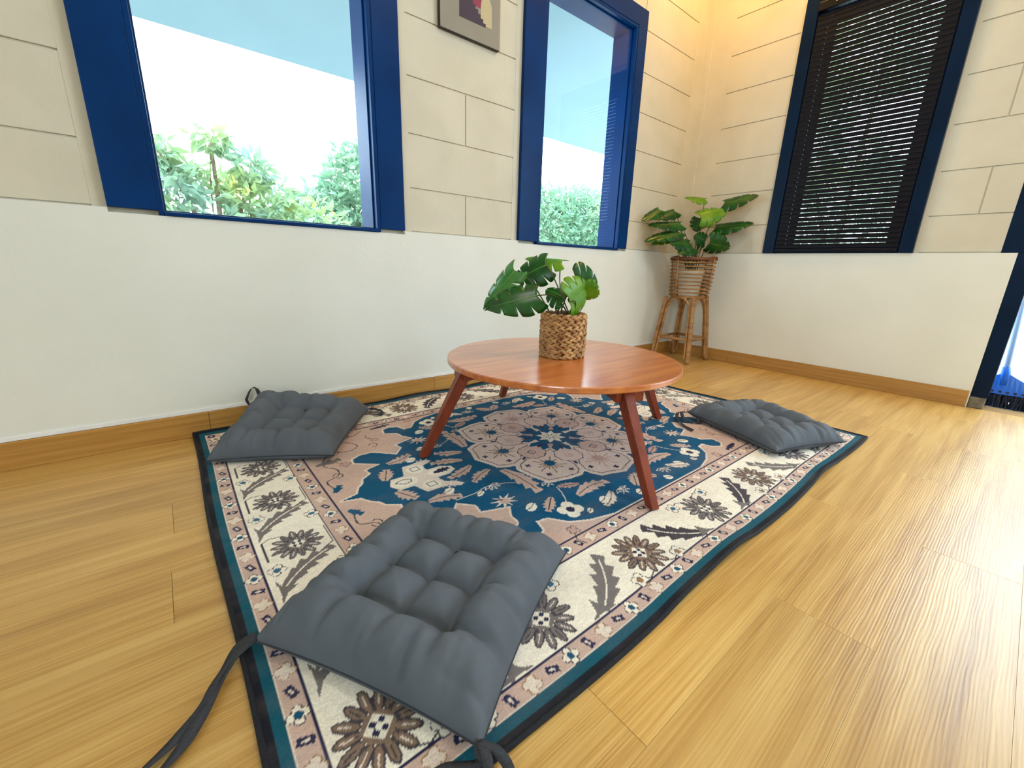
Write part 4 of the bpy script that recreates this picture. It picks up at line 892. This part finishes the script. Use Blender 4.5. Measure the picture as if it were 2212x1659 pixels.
CORNER_LEAVES = [
  ((-0.077,-0.172,1.061),(-0.149,-0.079,1.080),(-0.28,-0.40,0.87),0.060,1),
  ((-0.076,-0.307,1.025),(-0.060,-0.484,1.058),(-0.77,0.05,0.63),0.065,0),
  ((-0.199,-0.226,0.933),(-0.100,-0.333,0.974),(-0.72,-0.46,0.52),0.075,1),
  ((-0.302,-0.100,0.969),(-0.444,-0.053,0.924),(-0.40,-0.47,0.79),0.055,0),
  ((-0.435,-0.072,0.966),(-0.569,-0.052,0.902),(-0.43,-0.48,0.76),0.045,0),
  ((-0.306,-0.153,0.888),(-0.490,-0.057,0.884),(-0.32,-0.57,0.76),0.055,0),
  ((-0.336,-0.160,0.839),(-0.532,-0.071,0.785),(-0.42,-0.45,0.79),0.060,0),
  ((-0.326,-0.097,0.812),(-0.434,-0.051,0.766),(-0.50,-0.41,0.76),0.045,1),
  ((-0.091,-0.164,0.942),(-0.115,-0.160,0.861),(-0.92,-0.28,0.27),0.065,0),
  ((-0.079,-0.277,0.879),(-0.052,-0.479,0.904),(-0.74,-0.02,0.67),0.060,0),
  ((-0.211,-0.314,0.773),(-0.141,-0.408,0.748),(-0.78,-0.47,-0.42),0.075,0),
  ((-0.303,-0.229,0.761),(-0.417,-0.170,0.774),(-0.34,-0.78,0.53),0.060,0),
  ((-0.277,-0.243,0.743),(-0.378,-0.212,0.709),(-0.41,-0.63,0.65),0.050,0),
  ((-0.168,-0.261,0.794),(-0.234,-0.225,0.817),(-0.43,-0.89,0.16),0.055,0),
  ((-0.292,-0.075,0.952),(-0.448,-0.051,0.920),(-0.24,-0.42,0.88),0.045,1),
]
for i, (b, t, n, hw, var) in enumerate(CORNER_LEAVES):
    leaf('leaf', b, t, n, hw*0.98, (m_leaf, m_leaf2, m_leaf3)[var], pp, i+40, 4, 0.5)
    a = (PP[0]+0.028*math.cos(i*2.4), PP[1]+0.028*math.sin(i*2.4), PP[2]+0.147); stem(pp, a, b, (0.0, 0.0, 0.035), 0.0024)

# ------------------------------------------------------------------ print on the left wall
pic = empty('wall_picture', (-1.826, 0.0, 1.483), 'grey abstract print with a stepped dark shape hung between the windows', 'picture')
PX, PZ = -1.972, 1.483
under(boxo('board', m_edge, PX, PX+0.292, -0.006, FY-0.002, PZ, PZ+0.41, bev=0.002), pic)
def print_piece(name, col, pts, lift):
    bm = bmesh.new(); y = -0.0064-0.0003*lift; vs = [bm.verts.new((PX+x, y, PZ+z)) for x, z in pts]; f = bm.faces.new(vs)
    ex = bmesh.ops.extrude_face_region(bm, geom=[f])
    for v in ex['geom']:
        if isinstance(v, bmesh.types.BMVert): v.co.y += 0.0003
    return under(finish(bm, name, col), pic)
R4 = lambda a, b, c, d: [(a, c), (b, c), (b, d), (a, d)]
print_piece('printed_ground', m_board, R4(0.002, 0.290, 0.002, 0.408), 0)
m_pur = mat('print_dark_purple', srgb(44, 38, 52), 0.6, srgb(56, 40, 64), 6); m_mag = mat('print_magenta', srgb(136, 30, 66), 0.6, srgb(150, 60, 84), 8); m_crm = mat('print_cream', srgb(190, 178, 142), 0.6); m_pl = mat('print_pale', srgb(176, 174, 148), 0.6)
print_piece('printed_panel', m_pl, R4(0.050, 0.088, 0.113, 0.36), 1)
print_piece('printed_panel', m_mag, R4(0.120, 0.197, 0.120, 0.36), 1)
arch = [(0.192, 0.066), (0.248, 0.066)]+[(0.220+0.028*math.cos(a), 0.128+0.042*math.sin(a)) for a in np.linspace(0, math.pi, 14)]
print_piece('printed_arch', m_crm, arch, 2)
stp = [(0.088, 0.062), (0.217, 0.062)]; x, z = 0.217, 0.062
while z < 0.33 and x > 0.10:
    z += 0.0125; stp.append((x, z)); x -= 0.0128; stp.append((x, z))
stp.append((0.088, z)); print_piece('printed_stair', m_pur, stp, 3)
